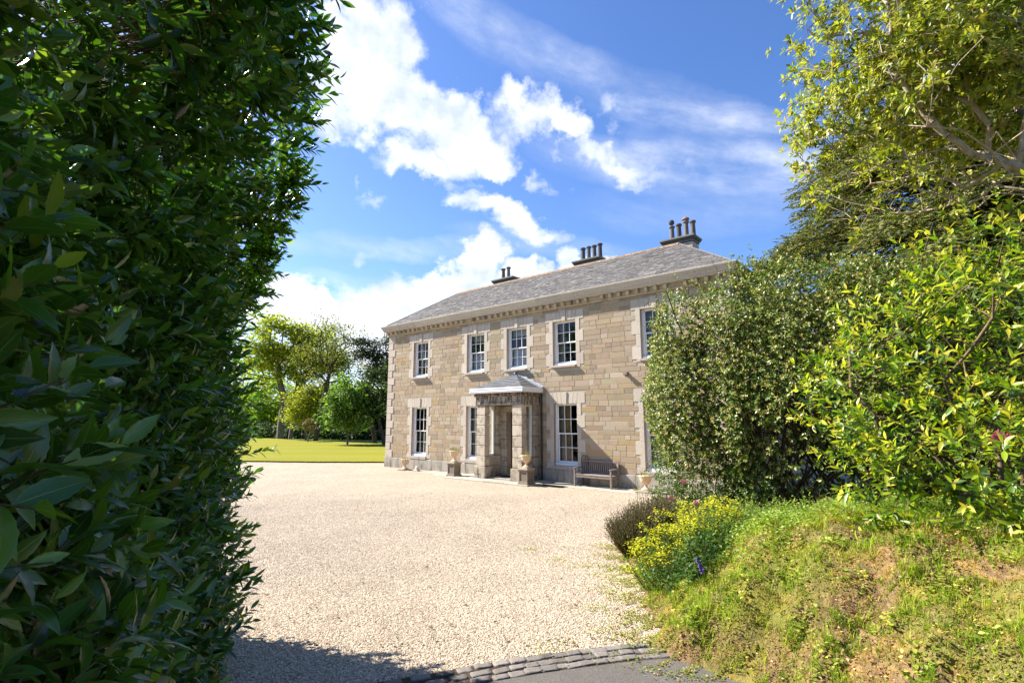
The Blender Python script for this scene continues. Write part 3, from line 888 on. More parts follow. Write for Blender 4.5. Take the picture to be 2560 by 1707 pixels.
def m_bank(t):
    g = coords(t); n = noise(t, g, 2.2, 7, .68); n2 = noise(t, g, 17, 6, .7); n3 = noise(t, g, 60, 3, .7); n4 = noise(t, g, .9, 4, .6)
    c = mixc(t, ramp(t, n2, .3, .7), (.095, .058, .030), (.33, .215, .115))
    c = mixc(t, ramp(t, n, .46, .64) * .7, c, (.42, .27, .06))
    c = mixc(t, ramp(t, n4, .44, .62) * .65, c, (.17, .21, .025))
    c = mixc(t, ramp(t, n3, .62, .72) * .6, c, (.42, .33, .22))
    return principled(t, c, .95, .1, n2 + n3 * .7, .9, .03)
for nm, fn in dict(gravel=m_gravel, lawn=m_lawn, field=m_field, tarmac=m_tarmac, bank=m_bank).items(): mat(nm, fn)

def sheet(name, poly, z, material, label, cat=None):
    o = link_mesh(name, [(x, y, z) for x, y in poly], [list(range(len(poly)))], M(material))
    return tag(o, label, cat, kind='structure')

def hill_h(x, y):
    """far field rising beyond the trees"""
    d = np.clip((y - 70) / 160, 0, 1)
    return 11 * d * d * (3 - 2 * d) * (0.75 + .25 * np.sin(x * .013 + 1.0))
gx = np.concatenate([np.linspace(-1500, -200, 12), np.linspace(-180, 180, 37), np.linspace(200, 1500, 12)]); gy = np.concatenate([np.linspace(-300, 30, 6), np.linspace(60, 260, 30), np.linspace(300, 1800, 8)])
GX, GY_ = np.meshgrid(gx, gy); V = np.stack([GX.ravel(), GY_.ravel(), (hill_h(GX, GY_) - .03).ravel()], 1)
nx = len(gx); idx = np.arange(len(V)).reshape(len(gy), nx)
Fq = np.stack([idx[:-1, :-1].ravel(), idx[:-1, 1:].ravel(), idx[1:, 1:].ravel(), idx[1:, :-1].ravel()], 1)
tag(link_mesh('ground', V, Fq, M('field'), smooth=True), 'rough green grass field rising behind the trees', kind='structure')

# gravel forecourt: bounded by the lawn edge (north-west), the bank (east) and the row of setts (south)
TOE = [(1.30, 5.45), (1.62, 5.9), (1.72, 6.7), (1.85, 7.9), (1.95, 9.0), (2.05, 10.5), (2.6, 12.2), (3.6, 13.6), (5.2, 15.2)]
SETT = [(-4.2, 3.95), (-2.6, 4.42), (-1.1, 4.90), (-.1, 5.28), (.6, 5.50), (1.25, 5.66), (1.75, 5.72)]
def bez(pts, n):
    P = np.array(pts); tt = np.linspace(0, len(P) - 1, n); i = np.clip(tt.astype(int), 0, len(P) - 2); f = (tt - i)[:, None]
    p0 = P[np.clip(i - 1, 0, None)]; p1 = P[i]; p2 = P[i + 1]; p3 = P[np.clip(i + 2, None, len(P) - 1)]
    return .5 * ((2 * p1) + (-p0 + p2) * f + (2 * p0 - 5 * p1 + 4 * p2 - p3) * f ** 2 + (-p0 + 3 * p1 - 3 * p2 + p3) * f ** 3)
sett_c = bez(SETT, 80)
grav = [tuple(p) for p in sett_c] + [(2.6, 5.7), (3.5, 8), (4.5, 11), (7, 14), (14, 20), (14, 32), (-6.3, 28.45)] + [(x, 28.6 + .0 * x + .075 * max(0, (-x - 9.5)) ** 1.35) for x in (-7, -8.5, -10, -11.5, -13, -15, -18, -22, -26)] + [(-26, 3.9)]
sheet('gravel_drive', grav, 0.0, 'gravel', 'pale cream gravel forecourt in front of the house', 'gravel drive')
# lawn, a few centimetres proud with a cut edge
edge = [(-26, 32.0), (-22, 30.9), (-18, 29.9), (-15, 29.3), (-13, 28.98), (-11.5, 28.75), (-10, 28.64), (-8.5, 28.6), (-7, 28.6), (-5.6, 28.45)]
e0_ = np.array(edge); xs0 = np.linspace(-26, -5.6, 170); edge = [(float(x), float(np.interp(x, e0_[:, 0], e0_[:, 1]) + rng.normal(0, .022) + .03 * math.sin(x * 3.1))) for x in xs0]
far = [(-5.6, 46), (-11, 47.5), (-20, 55), (-29, 63), (-42, 70), (-60, 66), (-60, 34)]
lp = edge + far; n = len(lp)
top = [(x, y, .075 + (.10 if i >= len(edge) else 0)) for i, (x, y) in enumerate(lp)]; bot = [(x, y, -.05) for x, y in lp]
V = top + bot; Fc = [list(range(n))] + [[n + i, n + (i + 1) % n, (i + 1) % n, i] for i in range(n)]
lawn = link_mesh('lawn', V, Fc, M('lawn')); tag(lawn, 'smooth mown yellow green lawn beyond the gravel', kind='structure')
vs = [(x, y - .012, -.02) for x, y in edge] + [(x, y - .012, .06) for x, y in edge]; k = len(edge)
tag(link_mesh('lawn_edge', vs, [[i, i + 1, k + i + 1, k + i] for i in range(k - 1)], M('soil')), 'cut dark earth edge of the lawn', kind='structure')
# tarmac in front of the setts
tp = [tuple(p - np.array([.0, .36])) for p in sett_c] + [(2.6, 5.2), (3.2, 4.2), (2.9, 2.5), (2.6, .5), (2.5, -6), (-8, -6), (-8, 3)]
sheet('tarmac_lane', tp, .006, 'tarmac', 'worn grey tarmac lane at the mouth of the drive', 'lane')
sheet('earth', [(-30, -20), (30, -20), (30, 16), (-30, 16)], -.012, 'soil', 'bare earth below the hedges')
# three rows of rounded granite setts
mb = MB()
def pos_on(c, s):
    i = int(min(max(s, 0), .9999) * (len(c) - 1)); f = s * (len(c) - 1) - i
    p = c[i] * (1 - f) + c[i + 1] * f; d = c[min(i + 1, len(c) - 1)] - c[max(i - 0, 0)]; d = d / np.hypot(*d); return p, d
Lc = np.hypot(*np.diff(sett_c, axis=0).T).sum()
for row in range(3):
    s = rng.uniform(0, .02)
    while s < .975:
        w = rng.uniform(.17, .25) / Lc
        p, d = pos_on(sett_c, min(s + w / 2, .999)); nn = np.array([d[1], -d[0]])
        if row == 1 or True:
            c0 = p + nn * (.045 + row * .118 + rng.normal(0, .006)); hw = w * Lc / 2 - .007; hd = rng.uniform(.047, .056); h = rng.uniform(.006, .018); sink = .02
            a = rng.normal(0, .04); dd = np.array([d[0] * math.cos(a) - d[1] * math.sin(a), d[0] * math.sin(a) + d[1] * math.cos(a)]); nd = np.array([dd[1], -dd[0]])
            q = rng.normal(1, .16); col = (.18 * q, .16 * q, .138 * q)
            # rounded pillow
            V = []; Fc = []; m = 7
            for j in range(m):
                for i2 in range(m):
                    u = -1 + 2 * i2 / (m - 1); v = -1 + 2 * j / (m - 1)
                    uu = math.sin(u * 1.45) / math.sin(1.45); vv = math.sin(v * 1.45) / math.sin(1.45)
                    e = max(abs(u), abs(v)); z = h * (1 - max(0, (e - .55) / .45) ** 2.6) + rng.normal(0, .0022) * (e < .9)
                    rr = 1 - .10 * (abs(u) * abs(v)) ** 1.5
                    xy = c0 + dd * uu * hw * rr + nd * vv * hd * rr
                    V.append((xy[0], xy[1], z if e < .99 else -.02))
            for j in range(m - 1):
                for i2 in range(m - 1): Fc.append([j * m + i2, j * m + i2 + 1, (j + 1) * m + i2 + 1, (j + 1) * m + i2][::-1])
            mb.add(V, Fc, col)
        s += w
o = mb.build('stone_edging', mat('setts', m_vcol(.85, .3, .6, 22, .7, .012)), smooth=True)
tag(o, 'three rows of worn grey stone setts between gravel and tarmac', kind='structure')
# dark joint bed under the setts
bed = [tuple(p + np.array([0, .02])) for p in sett_c] + [tuple(p - np.array([0, .37])) for p in sett_c[::-1]]
sheet('sett_bed', bed, .003, 'soil', 'dark earth joints between the stone setts')
# paving strip in front of the house
mb = MB()
x = 4.6
for (x0, x1, y0) in ((3.6, 4.9, -1.05), (4.905, 6.1, -1.3), (6.105, 7.2, -1.72), (7.205, 8.3, -1.72), (8.305, 9.3, -1.72), (9.305, 10.4, -1.72), (10.405, 11.5, -1.0), (11.505, 12.7, -1.0), (12.705, 13.9, -1.0), (13.905, 15.2, -1.0)):
    q = rng.normal(1, .06); mb.box(x0, x1, y0, -.055, -.02, .05 if x0 > 6 and x1 < 10.6 else .022, (.40 * q, .36 * q, .285 * q), .008)
o = mb.build('paving', M('paving')); o.location = (HX, HY, 0); o.rotation_euler = (0, 0, HR); tag(o, 'weathered flagstones along the foot of the house wall', kind='structure')

# pebbles on the near half of the forecourt: uncountable, one object made of instances
def pebble_field():
    ys = np.linspace(4.2, 17.0, 65); V = []; Fc = []
    sy, sx_ = sett_c[:, 1], sett_c[:, 0]; ty = np.array([q[1] for q in TOE]); tx = np.array([q[0] for q in TOE])
    for i, y in enumerate(ys):
        x1 = np.interp(y, ty, tx) if y > 5.7 else float(np.interp(y, sy, sx_)) * 0 + 1.5
        x0 = -1.1 - y * .50
        for j in range(33):
            x = x0 + (x1 - x0) * j / 32; V.append((x, max(y, float(np.interp(x, sx_, sy)) + .015), .001))
    Fc = [[i * 33 + j, i * 33 + j + 1, (i + 1) * 33 + j + 1, (i + 1) * 33 + j] for i in range(64) for j in range(32)]
    area = link_mesh('pebbles', V, Fc, None)
    bmat = mat('pebble', lambda t: (lambda oi: principled(t, mixc(t, 1.0, (lambda k: comb(t, k, k, k))(.70 + noise(t, X(t, oi.outputs['Location']), .55, 5, .6) * .60),
        mixc(t, ramp(t, X(t, oi.outputs['Random']), .72, .9), mixc(t, ramp(t, X(t, oi.outputs['Random']), 0, .7), (.47, .37, .26), (.74, .635, .49)), (.32, .22, .135)), 'MULTIPLY'), .8, .3))(t.nodes.new('ShaderNodeObjectInfo')))
    import bmesh
    bm = bmesh.new(); bmesh.ops.create_icosphere(bm, subdivisions=1, radius=1)
    for v in bm.verts:
        v.co.x *= 1.25 + rnd.uniform(-.15, .15); v.co.y *= .9 + rnd.uniform(-.15, .15); v.co.z *= .62 + rnd.uniform(-.1, .1)
    pm = bpy.data.meshes.new('pebble'); bm.to_mesh(pm); bm.free(); pm.materials.append(bmat)
    ng = bpy.data.node_groups.new('scatter_pebbles', 'GeometryNodeTree')
    ng.interface.new_socket('Geometry', in_out='INPUT', socket_type='NodeSocketGeometry'); ng.interface.new_socket('Geometry', in_out='OUTPUT', socket_type='NodeSocketGeometry')
    N = ng.nodes.new; gi = N('NodeGroupInput'); go = N('NodeGroupOutput'); dp = N('GeometryNodeDistributePointsOnFaces'); ip = N('GeometryNodeInstanceOnPoints')
    dp.inputs['Density'].default_value = 2100
    # the pebble itself is a mesh primitive turned into the stone above
    ico = N('GeometryNodeMeshIcoSphere'); ico.inputs['Radius'].default_value = 1; ico.inputs['Subdivisions'].default_value = 1
    sm = N('GeometryNodeSetMaterial'); sm.inputs['Material'].default_value = bmat
    tr = N('GeometryNodeTransform'); tr.inputs['Scale'].default_value = (1.25, .9, .62)
    rr = N('FunctionNodeRandomValue'); rr.data_type = 'FLOAT_VECTOR'; rr.inputs[0].default_value = (-.5, -.5, 0); rr.inputs[1].default_value = (.5, .5, 6.28)
    rs = N('FunctionNodeRandomValue'); rs.data_type = 'FLOAT'; rs.inputs[2].default_value = .0045; rs.inputs[3].default_value = .0108; rs.inputs['Seed'].default_value = 5
    L = ng.links.new
    ps = N('GeometryNodeInputPosition'); sx = N('ShaderNodeSeparateXYZ'); mr = N('ShaderNodeMapRange')
    for i_, v_ in zip((1, 2, 3, 4), (8.0, 17.0, 3600.0, 0.0)): mr.inputs[i_].default_value = v_
    L(ps.outputs[0], sx.inputs[0]); L(sx.outputs[1], mr.inputs[0])
    dp.distribute_method = 'RANDOM'; L(mr.outputs[0], dp.inputs['Density'])
    L(gi.outputs[0], dp.inputs[0]); L(dp.outputs[0], ip.inputs[0]); L(ico.outputs[0], tr.inputs[0]); L(tr.outputs[0], sm.inputs[0]); L(sm.outputs[0], ip.inputs['Instance'])
    L(rr.outputs[0], ip.inputs['Rotation']); L(rs.outputs[1], ip.inputs['Scale']); L(ip.outputs[0], go.inputs[0])
    md = area.modifiers.new('scatter', 'NODES'); md.node_group = ng
    bpy.data.meshes.remove(pm)
    tag(area, 'loose cream and buff pebbles covering the near gravel', kind='stuff')
pebble_field()

# ------------------------------------------------------------------ things standing in front of the house
def at_house(o, s, n, z=0.0, rz=0.0):
    p = HP(s, n, z); o.location = p; o.rotation_euler = (0, 0, HR + rz); return o
URN = [(.10, 0), (.135, .0), (.135, .03), (.115, .045), (.06, .075), (.042, .11), (.052, .135), (.045, .15), (.10, .19), (.155, .25), (.178, .32), (.183, .38), (.205, .40), (.205, .425), (.18, .43)]
def flowers(parent, r, z, nleaf, reds, seed, tall=.12):
    q = np.random.default_rng(seed); mb = MB()
    for i in range(nleaf):
        a = q.uniform(0, 6.28); rr = r * math.sqrt(q.uniform(0, 1)) * 1.15; h = z + q.uniform(0, tall) * (1.2 - rr / r * .6)
        d = Vector((math.cos(a), math.sin(a), q.uniform(.1, 1.0))).normalized(); p = Vector((rr * math.cos(a), rr * math.sin(a), h)); s = q.uniform(.02, .042)
        b = d.cross(Vector((0, 0, 1))).normalized() * s * .5; k = q.uniform(.6, 1.5)
        mb.add([p, p + d * s * .5 + b, p + d * s, p + d * s * .5 - b], [[0, 1, 2, 3]], (.075 * k, .15 * k, .02 * k) if q.random() < .75 else (.22 * k, .21 * k, .03))
    mb.build('plant_leaves', mat('potleaf', m_leaf), parent)
    mb = MB()
    for i in range(reds):
        a = q.uniform(0, 6.28); rr = r * math.sqrt(q.uniform(0, 1)); p = Vector((rr * math.cos(a), rr * math.sin(a), z + tall * q.uniform(.6, 1.25)))
        c = [(.55, .03, .04), (.55, .12, .16), (.6, .25, .05)][q.integers(3)]
        for j in range(5):
            w = j * 1.2566 + q.uniform(0, 1); d = Vector((math.cos(w), math.sin(w), .5)).normalized() * .02; e = Vector((-math.sin(w), math.cos(w), 0)) * .009
            mb.add([p, p + d * .6 + e, p + d, p + d * .6 - e], [[0, 1, 2, 3]], c)
    mb.build('blossoms', mat('petal', m_vcol(.7, .2, .1)), parent)
def m_leaf_f(tr=.35, rough=.42, spec=.5, hue=None, vein=False):
    def fn(t):
        c = attr(t); g = coords(t)
        n = noise(t, g, 14, 3, .6); k = .82 + n * .36
        col = mixc(t, 1.0, c, comb(t, k, k, k), 'MULTIPLY')
        b = t.nodes.new('ShaderNodeBsdfPrincipled'); put(t, col, b.inputs['Base Color']); b.inputs['Roughness'].default_value = rough; b.inputs['Specular IOR Level'].default_value = spec
        tl = t.nodes.new('ShaderNodeBsdfTranslucent'); put(t, mixc(t, 1.0, col, (1.15, 1.25, .55), 'MULTIPLY'), tl.inputs[0])
        mx = t.nodes.new('ShaderNodeMixShader'); mx.inputs[0].default_value = tr
        t.links.new(b.outputs[0], mx.inputs[1]); t.links.new(tl.outputs[0], mx.inputs[2])
        return mx.outputs[0]
    return fn
m_leaf = m_leaf_f()

def urn(s, n, z, label, scale=1.0, seed=0, nl=160, reds=9, tall=.12, group='stone urns planted with flowers'):
    e = empty('flower_urn', label=label, cat='urn', group=group); at_house(e, s, n, z); e.scale = (scale,) * 3
    mb = MB(); mb.lathe(URN, 0, 0, 24, (.64, .46, .30)); mb.build('bowl', M('urn'), e, smooth=False)
    for p in e.children[-1].data.polygons: p.use_smooth = True
    mb = MB(); mb.box(-.15, .15, -.15, .15, -.035, .0, (.50, .42, .32), .006); mb.build('foot', M('urn'), e)
    mb = MB(); mb.lathe([(.175, .405), (.001, .42)], 0, 0, 20, (.05, .035, .025), cap=False); mb.build('soil', M('soil'), e)
    flowers(e, .185, .42, nl, reds, seed, tall); return e
def pedestal(s, n, label):
    e = empty('pedestal', label=label, cat='pedestal', group='square stone pedestals under the urns'); at_house(e, s, n, 0)
    mb = MB(); mb.box(-.24, .24, -.24, .24, -.02, .075, (.20, .165, .12), .012); mb.box(-.22, .22, -.22, .22, .077, .11, (.24, .20, .145), .01); mb.build('base', M('urn'), e)
    mb = MB(); c = (.26, .21, .155)
    mb.box(-.165, .165, -.165, .165, .11, .50, (.20, .16, .12))
    for a in (-1, 1):
        for b in (-1, 1): mb.box(a * .19 - .03 * (a > 0), a * .19 + .03 * (a < 0), b * .19 - .03 * (b > 0), b * .19 + .03 * (b < 0), .11, .50, c, .004)
    for z0, z1 in ((.11, .15), (.46, .50)): mb.box(-.187, .187, -.187, .187, z0, z1, c, .004)
    mb.build('shaft', M('urn'), e)
    mb = MB(); mb.box(-.205, .205, -.205, .205, .50, .53, c, .008); mb.box(-.225, .225, -.225, .225, .532, .575, (.30, .25, .19), .008); mb.build('cap', M('urn'), e)
    return e
pedestal(6.15, -1.15, 'square stone pedestal left of the porch, standing farther from the camera')
urn(6.15, -1.15, .61, 'flower urn on the pedestal left of the porch', 1.0, 3, 260, 14, .15)
pedestal(10.12, -1.42, 'square stone pedestal at the right corner of the porch')
urn(10.12, -1.42, .61, 'flower urn with red flowers on the pedestal at the right corner of the porch', 1.0, 4, 240, 16, .13)
urn(2.22, -.55, .055, 'small low urn on the ground by the far left window', 1.0, 5, 150, 8, .08)
urn(14.28, -.62, .11, 'low urn on a stone slab beside the clipped hedge, right of the bench', 1.02, 6, 220, 16, .16)
def slab(name, s, n, x, y, z0, z1, col, label, cat='stone slab', grp=None):
    mb = MB(); mb.box(-x, x, -y, y, z0, z1, col, .01); o = mb.build(name, M('urn')); at_house(o, s, n, 0); tag(o, label, cat, grp)
slab('stone_slab', 14.28, -.62, .27, .24, -.01, .075, (.30, .26, .20), 'flat stone slab under the low urn beside the hedge')
slab('stone_slab', 2.22, -.55, .24, .24, -.01, .03, (.12, .10, .08), 'dark flat slab under the small urn by the far left window')
mb = MB(); mb.box(-.13, .13, -.09, .09, 0, .06, (.55, .52, .47), .008); mb.box(-.07, .07, -.07, .07, .06, .20, (.60, .57, .52), .012)
o = mb.build('stone_block', M('urn')); at_house(o, 3.05, -.52, 0); tag(o, 'small pale stone block on the gravel beside the small low urn', 'stone block')
mb = MB()  # dark bars stand in for the shadow along the paving edge
for i in range(9): mb.box(-.42 + i * .105, -.42 + i * .105 + .03, -.09, .09, .024, .04, (1, 1, 1))
mb.box(-.45, .45, -.11, -.085, .022, .045, (1, 1, 1)); mb.box(-.45, .45, .085, .11, .022, .045, (1, 1, 1))
o = mb.build('edge_shadow_bars', M('iron')); at_house(o, 11.0, -1.13, 0); tag(o, 'dark bars standing in for the shadow of the paving edge, right of the porch', 'shadow strip')
mb = MB(); mb.box(-.36, .36, -.2, .2, .102, .118, (1, 1, 1), .004); o = mb.build('doormat', mat('mat', m_plain((.03, .022, .016), (.06, .045, .03), .95, .1, 60))); at_house(o, 8.5, -.4, 0); tag(o, 'dark doormat inside the porch', 'doormat')

# bench: slatted back, arms, four legs
bench = empty('garden_bench', label='weathered wooden garden bench with slatted back against the shaded house wall', cat='bench'); at_house(bench, 12.33, -.36)
BW, BD = .71, .27
def bpart(name, boxes):
    mb = MB()
    for bx in boxes: mb.box(*bx, (1, 1, 1), .004)
    return mb.build(name, M('teak'), bench)
for sx in (-1, 1):
    x0 = sx * BW - .03; bpart('leg', [(x0, x0 + .06, -BD, -BD + .06, .0, .62)])
    mb = MB(); mb.tube([(sx * BW, BD - .05, 0), (sx * BW, BD - .05, .42), (sx * BW, BD + .02, .86)], .032, 4); mb.build('leg', M('teak'), bench)
    bpart('armrest', [(x0 - .01, x0 + .07, -BD - .03, BD - .01, .62, .65)])
bpart('seat', [(-BW, BW, y, y + .065, .405, .43) for y in np.arange(-BD + .0, BD - .06, .08)])
bpart('seat_rail', [(-BW + .03, BW - .03, -BD + .01, -BD + .045, .33, .403), (-BW + .03, BW - .03, BD - .08, BD - .05, .33, .403), (-BW - .02, -BW + .02, -BD + .06, BD - .08, .33, .403), (BW - .02, BW + .02, -BD + .06, BD - .08, .33, .403), (-BW - .02, -BW + .02, -BD + .06, BD - .08, .12, .16), (BW - .02, BW + .02, -BD + .06, BD - .08, .12, .16)])
mb = MB()
def bk(z): return BD - .05 + max(0, (z - .42)) * .167
for i in range(17):
    x = -BW + .07 + i * (2 * BW - .14) / 16
    mb.add([(x - .02, bk(.46) - .012, .46), (x + .02, bk(.46) - .012, .46), (x + .02, bk(.83) - .012, .83), (x - .02, bk(.83) - .012, .83), (x - .02, bk(.46) + .012, .46), (x + .02, bk(.46) + .012, .46), (x + .02, bk(.83) + .012, .83), (x - .02, bk(.83) + .012, .83)], [[0, 1, 2, 3], [7, 6, 5, 4], [0, 4, 5, 1], [1, 5, 6, 2], [2, 6, 7, 3], [3, 7, 4, 0]])
for z0, z1 in ((.44, .48), (.82, .885)): mb.box(-BW + .02, BW - .02, bk(z0) - .02, bk(z0) + .025, z0, z1, (1, 1, 1), .004)
mb.build('backrest', M('teak'), bench)
# black metal hoop frame behind the bench's left end
mb = MB()
mb.tube([(-.14, 0, 0), (-.14, 0, .95), (-.10, 0, 1.03), (.10, 0, 1.03), (.14, 0, .98), (.14, 0, 0)], .011, 6)
mb.tube([(-.14, 0, .32), (.14, 0, .32)], .011, 6); mb.tube([(-.10, .0, 0), (-.02, .02, .6), (.05, 0, 1.03)], .008, 5)
o = mb.build('metal_frame', M('iron')); at_house(o, 11.72, -.10, 0); tag(o, 'thin black metal hoop frame leaning behind the left end of the bench', 'frame')
# ------------------------------------------------------------------ vegetation tools (all numpy)
def unit(v): return v / np.maximum(np.linalg.norm(v, axis=-1, keepdims=True), 1e-9)

def leaf_template(n, width=.4, droop=.12, fold=.10, serr=0.0, shape=1.0, wave=0.0):
    """n stations: centre, left, right; returns verts (k,3) along +x and quads"""
    V = []; Fc = []
    for i in range(n + 1):
        tt = i / n
        w = (math.sin(math.pi * min(tt ** .85, 1)) ** shape) * width / 2 if 0 < i < n else .004
        if serr and 0 < i < n: w *= 1 + (serr if i % 2 else -serr)
        z = -droop * tt * tt
        e = fold * w * 2 + wave * math.sin(tt * 17)
        V += [(tt, 0, z), (tt, w, z + e), (tt, -w, z + e * .9)]
    for i in range(n):
        a, b = 3 * i, 3 * (i + 1)
        Fc += [(a, b, b + 1, a + 1), (a + 2, b + 2, b, a)]
    return np.array(V), np.array(Fc)
RH = (np.array([(0, 0, 0), (.45, .5, .05), (1, 0, -.06), (.45, -.5, .05)]), np.array([(0, 1, 2), (0, 2, 3)]))
def rhomb(width): v = RH[0].copy(); v[:, 1] *= width; return v, RH[1]

def make_leaves(P, D, Nn, size, tmpl, col):
    """one leaf per row of P; D points along the leaf, Nn roughly its upper side"""
    tv, tf = tmpl; D = unit(D); B = unit(np.cross(Nn, D)); Nn = np.cross(D, B); n, k = len(P), len(tv)
    s = size[:, None, None]
    V = P[:, None, :] + s * (tv[None, :, 0:1] * D[:, None, :] + tv[None, :, 1:2] * B[:, None, :] + tv[None, :, 2:3] * Nn[:, None, :])
    Fc = (tf[None] + (np.arange(n) * k)[:, None, None]).reshape(-1, tf.shape[1])
    return V.reshape(-1, 3), Fc, np.repeat(col, k, axis=0)

def make_tubes(A, B, ra, rb, n=4):
    d = unit(B - A); up = np.where(np.abs(d[:, 2:3]) > .9, [[1., 0, 0]], [[0, 0, 1.]]); a = unit(np.cross(d, up)); b = np.cross(d, a)
    w = np.arange(n) * 2 * np.pi / n
    ring = np.cos(w)[None, :, None] * a[:, None, :] + np.sin(w)[None, :, None] * b[:, None, :]
    V = np.concatenate([A[:, None] + ring * ra[:, None, None], B[:, None] + ring * rb[:, None, None]], 1)
    i = np.arange(n); j = (i + 1) % n
    f = np.stack([i, j, j + n, i + n], 1); Fc = (f[None] + (np.arange(len(A)) * 2 * n)[:, None, None]).reshape(-1, 4)
    return V.reshape(-1, 3), Fc

def pal_pick(r, pal, n, jit=.14):
    w = np.array([p[1] for p in pal], float); idx = r.choice(len(pal), n, p=w / w.sum())
    c = np.array([p[0] for p in pal])[idx]
    return np.clip(c * r.normal(1, jit, (n, 1)) + r.normal(0, .004, (n, 3)), .003, .9)

def shoots(r, P, D, length, k, size, pal, tmpl, spread=(75, 28), t0=.15, tippal=None, up=.5, jit=.14, flat=False, droop=0.0):
    """k leaves in a spiral along each shoot"""
    n = len(P); D = unit(D); L = np.broadcast_to(length, (n,)).astype(float)
    ref = np.where(np.abs(D[:, 2:3]) > .9, [[1., 0, 0]], [[0, 0, 1.]]); a = unit(np.cross(D, ref)); b = np.cross(D, a)
    tt = np.linspace(t0, 1, k)[None] + r.uniform(-.03, .03, (n, k)); ph = r.uniform(0, 6.28, (n, 1)) + np.arange(k)[None] * 2.39996 + r.normal(0, .25, (n, k))
    if flat: ph = np.where(np.arange(k)[None] % 2 == 0, 0.0, np.pi) + r.normal(0, .35, (n, k))
    ang = np.radians(spread[0] + (spread[1] - spread[0]) * tt + r.normal(0, 9, (n, k)))
    rad = np.cos(ph)[..., None] * a[:, None] + np.sin(ph)[..., None] * b[:, None]
    dl = np.cos(ang)[..., None] * D[:, None] + np.sin(ang)[..., None] * rad
    dl[..., 2] -= droop
    nl = D[:, None] * .8 + np.array([0, 0, up])[None, None] - rad * .2 + r.normal(0, .22, (n, k, 3))
    p = P[:, None] + D[:, None] * (tt * L[:, None])[..., None]
    s = np.broadcast_to(size, (n,))[:, None] * r.uniform(.7, 1.15, (n, k)) * (1.08 - .3 * np.clip(tt, 0, 1) ** 4)
    c = pal_pick(r, pal, n * k, jit)
    if tippal is not None:
        m = (tt > .62).ravel() & (np.repeat(r.uniform(0, 1, n), k) < tippal[1]); c[m] = pal_pick(r, tippal[0], m.sum(), jit)
    return make_leaves(p.reshape(-1, 3), dl.reshape(-1, 3), nl.reshape(-1, 3), s.ravel(), tmpl, c)

def join(parts):
    V = []; Fc = []; C = []; n = 0
    for v, f, c in parts: V.append(v); Fc.append(f + n); C.append(c); n += len(v)
    return np.concatenate(V), np.concatenate(Fc), np.concatenate(C)

def leaf_obj(name, parts, material, parent, smooth=False):
    V, Fc, C = join(parts); return link_mesh(name, V, Fc, material, parent, C, smooth)

def super_pts(r, n, c, rad, p=2.0, zmin=-9, jitter=.08, lump=.12, seed=0.0):
    d = unit(r.normal(0, 1, (n * 2, 3))); c = np.array(c, float); rad = np.array(rad, float)
    if p > 2.2:  # more even cover of the flat sides
        d = r.uniform(-1, 1, (n * 2, 3)); d = unit(d / np.maximum(np.abs(d).max(1, keepdims=True), .05)) if True else d
    k = (np.abs(d / rad) ** p).sum(1) ** (-1 / p)
    q = d * k[:, None]
    g = unit(np.sign(q) * np.abs(q / rad) ** (p - 1) / rad)
    w = q + c
    lumpv = 1 + lump * (np.sin(w[:, 0] * 2.9 + seed) * np.sin(w[:, 1] * 2.6 + 1.3 + seed) + .8 * np.sin(w[:, 2] * 3.3 + w[:, 0] * 1.7 + seed)) + r.normal(0, jitter, len(q)) - np.abs(r.normal(0, jitter * 1.2, len(q)))
    w = c + q * lumpv[:, None]
    m = w[:, 2] > zmin
    return w[m][:n], g[m][:n]

def inside_any(P, blobs, f=.8, p=2.0):
    m = np.zeros(len(P), bool)
    for c, rad in blobs: m |= ((np.abs((P - np.array(c)) / (np.array(rad) * f)) ** p).sum(1) < 1)
    return m

def colonize(r, root, d0, targets, seg=.35, wob=.12, sag=0.0):
    """grow branches from root so that every target is reached; returns nodes, parents, load"""
    nodes = [np.array(root, float)]; par = [-1]
    order = np.argsort(np.linalg.norm(targets - root, axis=1) + r.normal(0, .3, len(targets)))
    arr = np.zeros((len(targets) * 14 + 50, 3)); arr[0] = root; depth = np.zeros(len(arr)); n = 1
    if d0 is not None:
        for q in d0: arr[n] = q; par.append(n - 1); depth[n] = depth[n - 1] + np.linalg.norm(arr[n] - arr[n - 1]); n += 1
    tips = []
    for ti in order:
        T = targets[ti]; D = np.linalg.norm(arr[:n] - T, axis=1) + depth[:n] * .22
        if n > 3: D[0] += 50
        i = int(np.argmin(D)); A = arr[i].copy(); L = np.linalg.norm(T - A); m = max(1, min(8, int(L / seg)))
        off = r.normal(0, wob * L, 3) * .5; prev = i
        for k in range(1, m + 1):
            f = k / m; q = A + (T - A) * f + off * math.sin(math.pi * f) + r.normal(0, .02, 3) * (k < m) - np.array([0, 0, sag * L * math.sin(math.pi * f)])
            if n >= len(arr): break
            arr[n] = q; depth[n] = depth[prev] + L / m; par.append(prev); prev = n; n += 1
        tips.append((prev, ti))
    arr = arr[:n]; par = np.array(par[:n]); load = np.zeros(n)
    for tnode, _ in tips: load[tnode] += 1
    for i in range(n - 1, 0, -1): load[par[i]] += load[i]
    return arr, par, np.maximum(load, 1), tips

def branch_mesh(name, arr, par, load, r0, material, parent, power=.5, sides=5, rmin=.004):
    rr = np.maximum(r0 * (load / load.max()) ** power, rmin); i = np.arange(1, len(arr)); p = par[1:]
    V, Fc = make_tubes(arr[p], arr[i], np.minimum(rr[p], rr[i] * 1.25), rr[i], sides)
    return link_mesh(name, V, Fc, material, parent, np.ones((len(V), 3)), smooth=True)

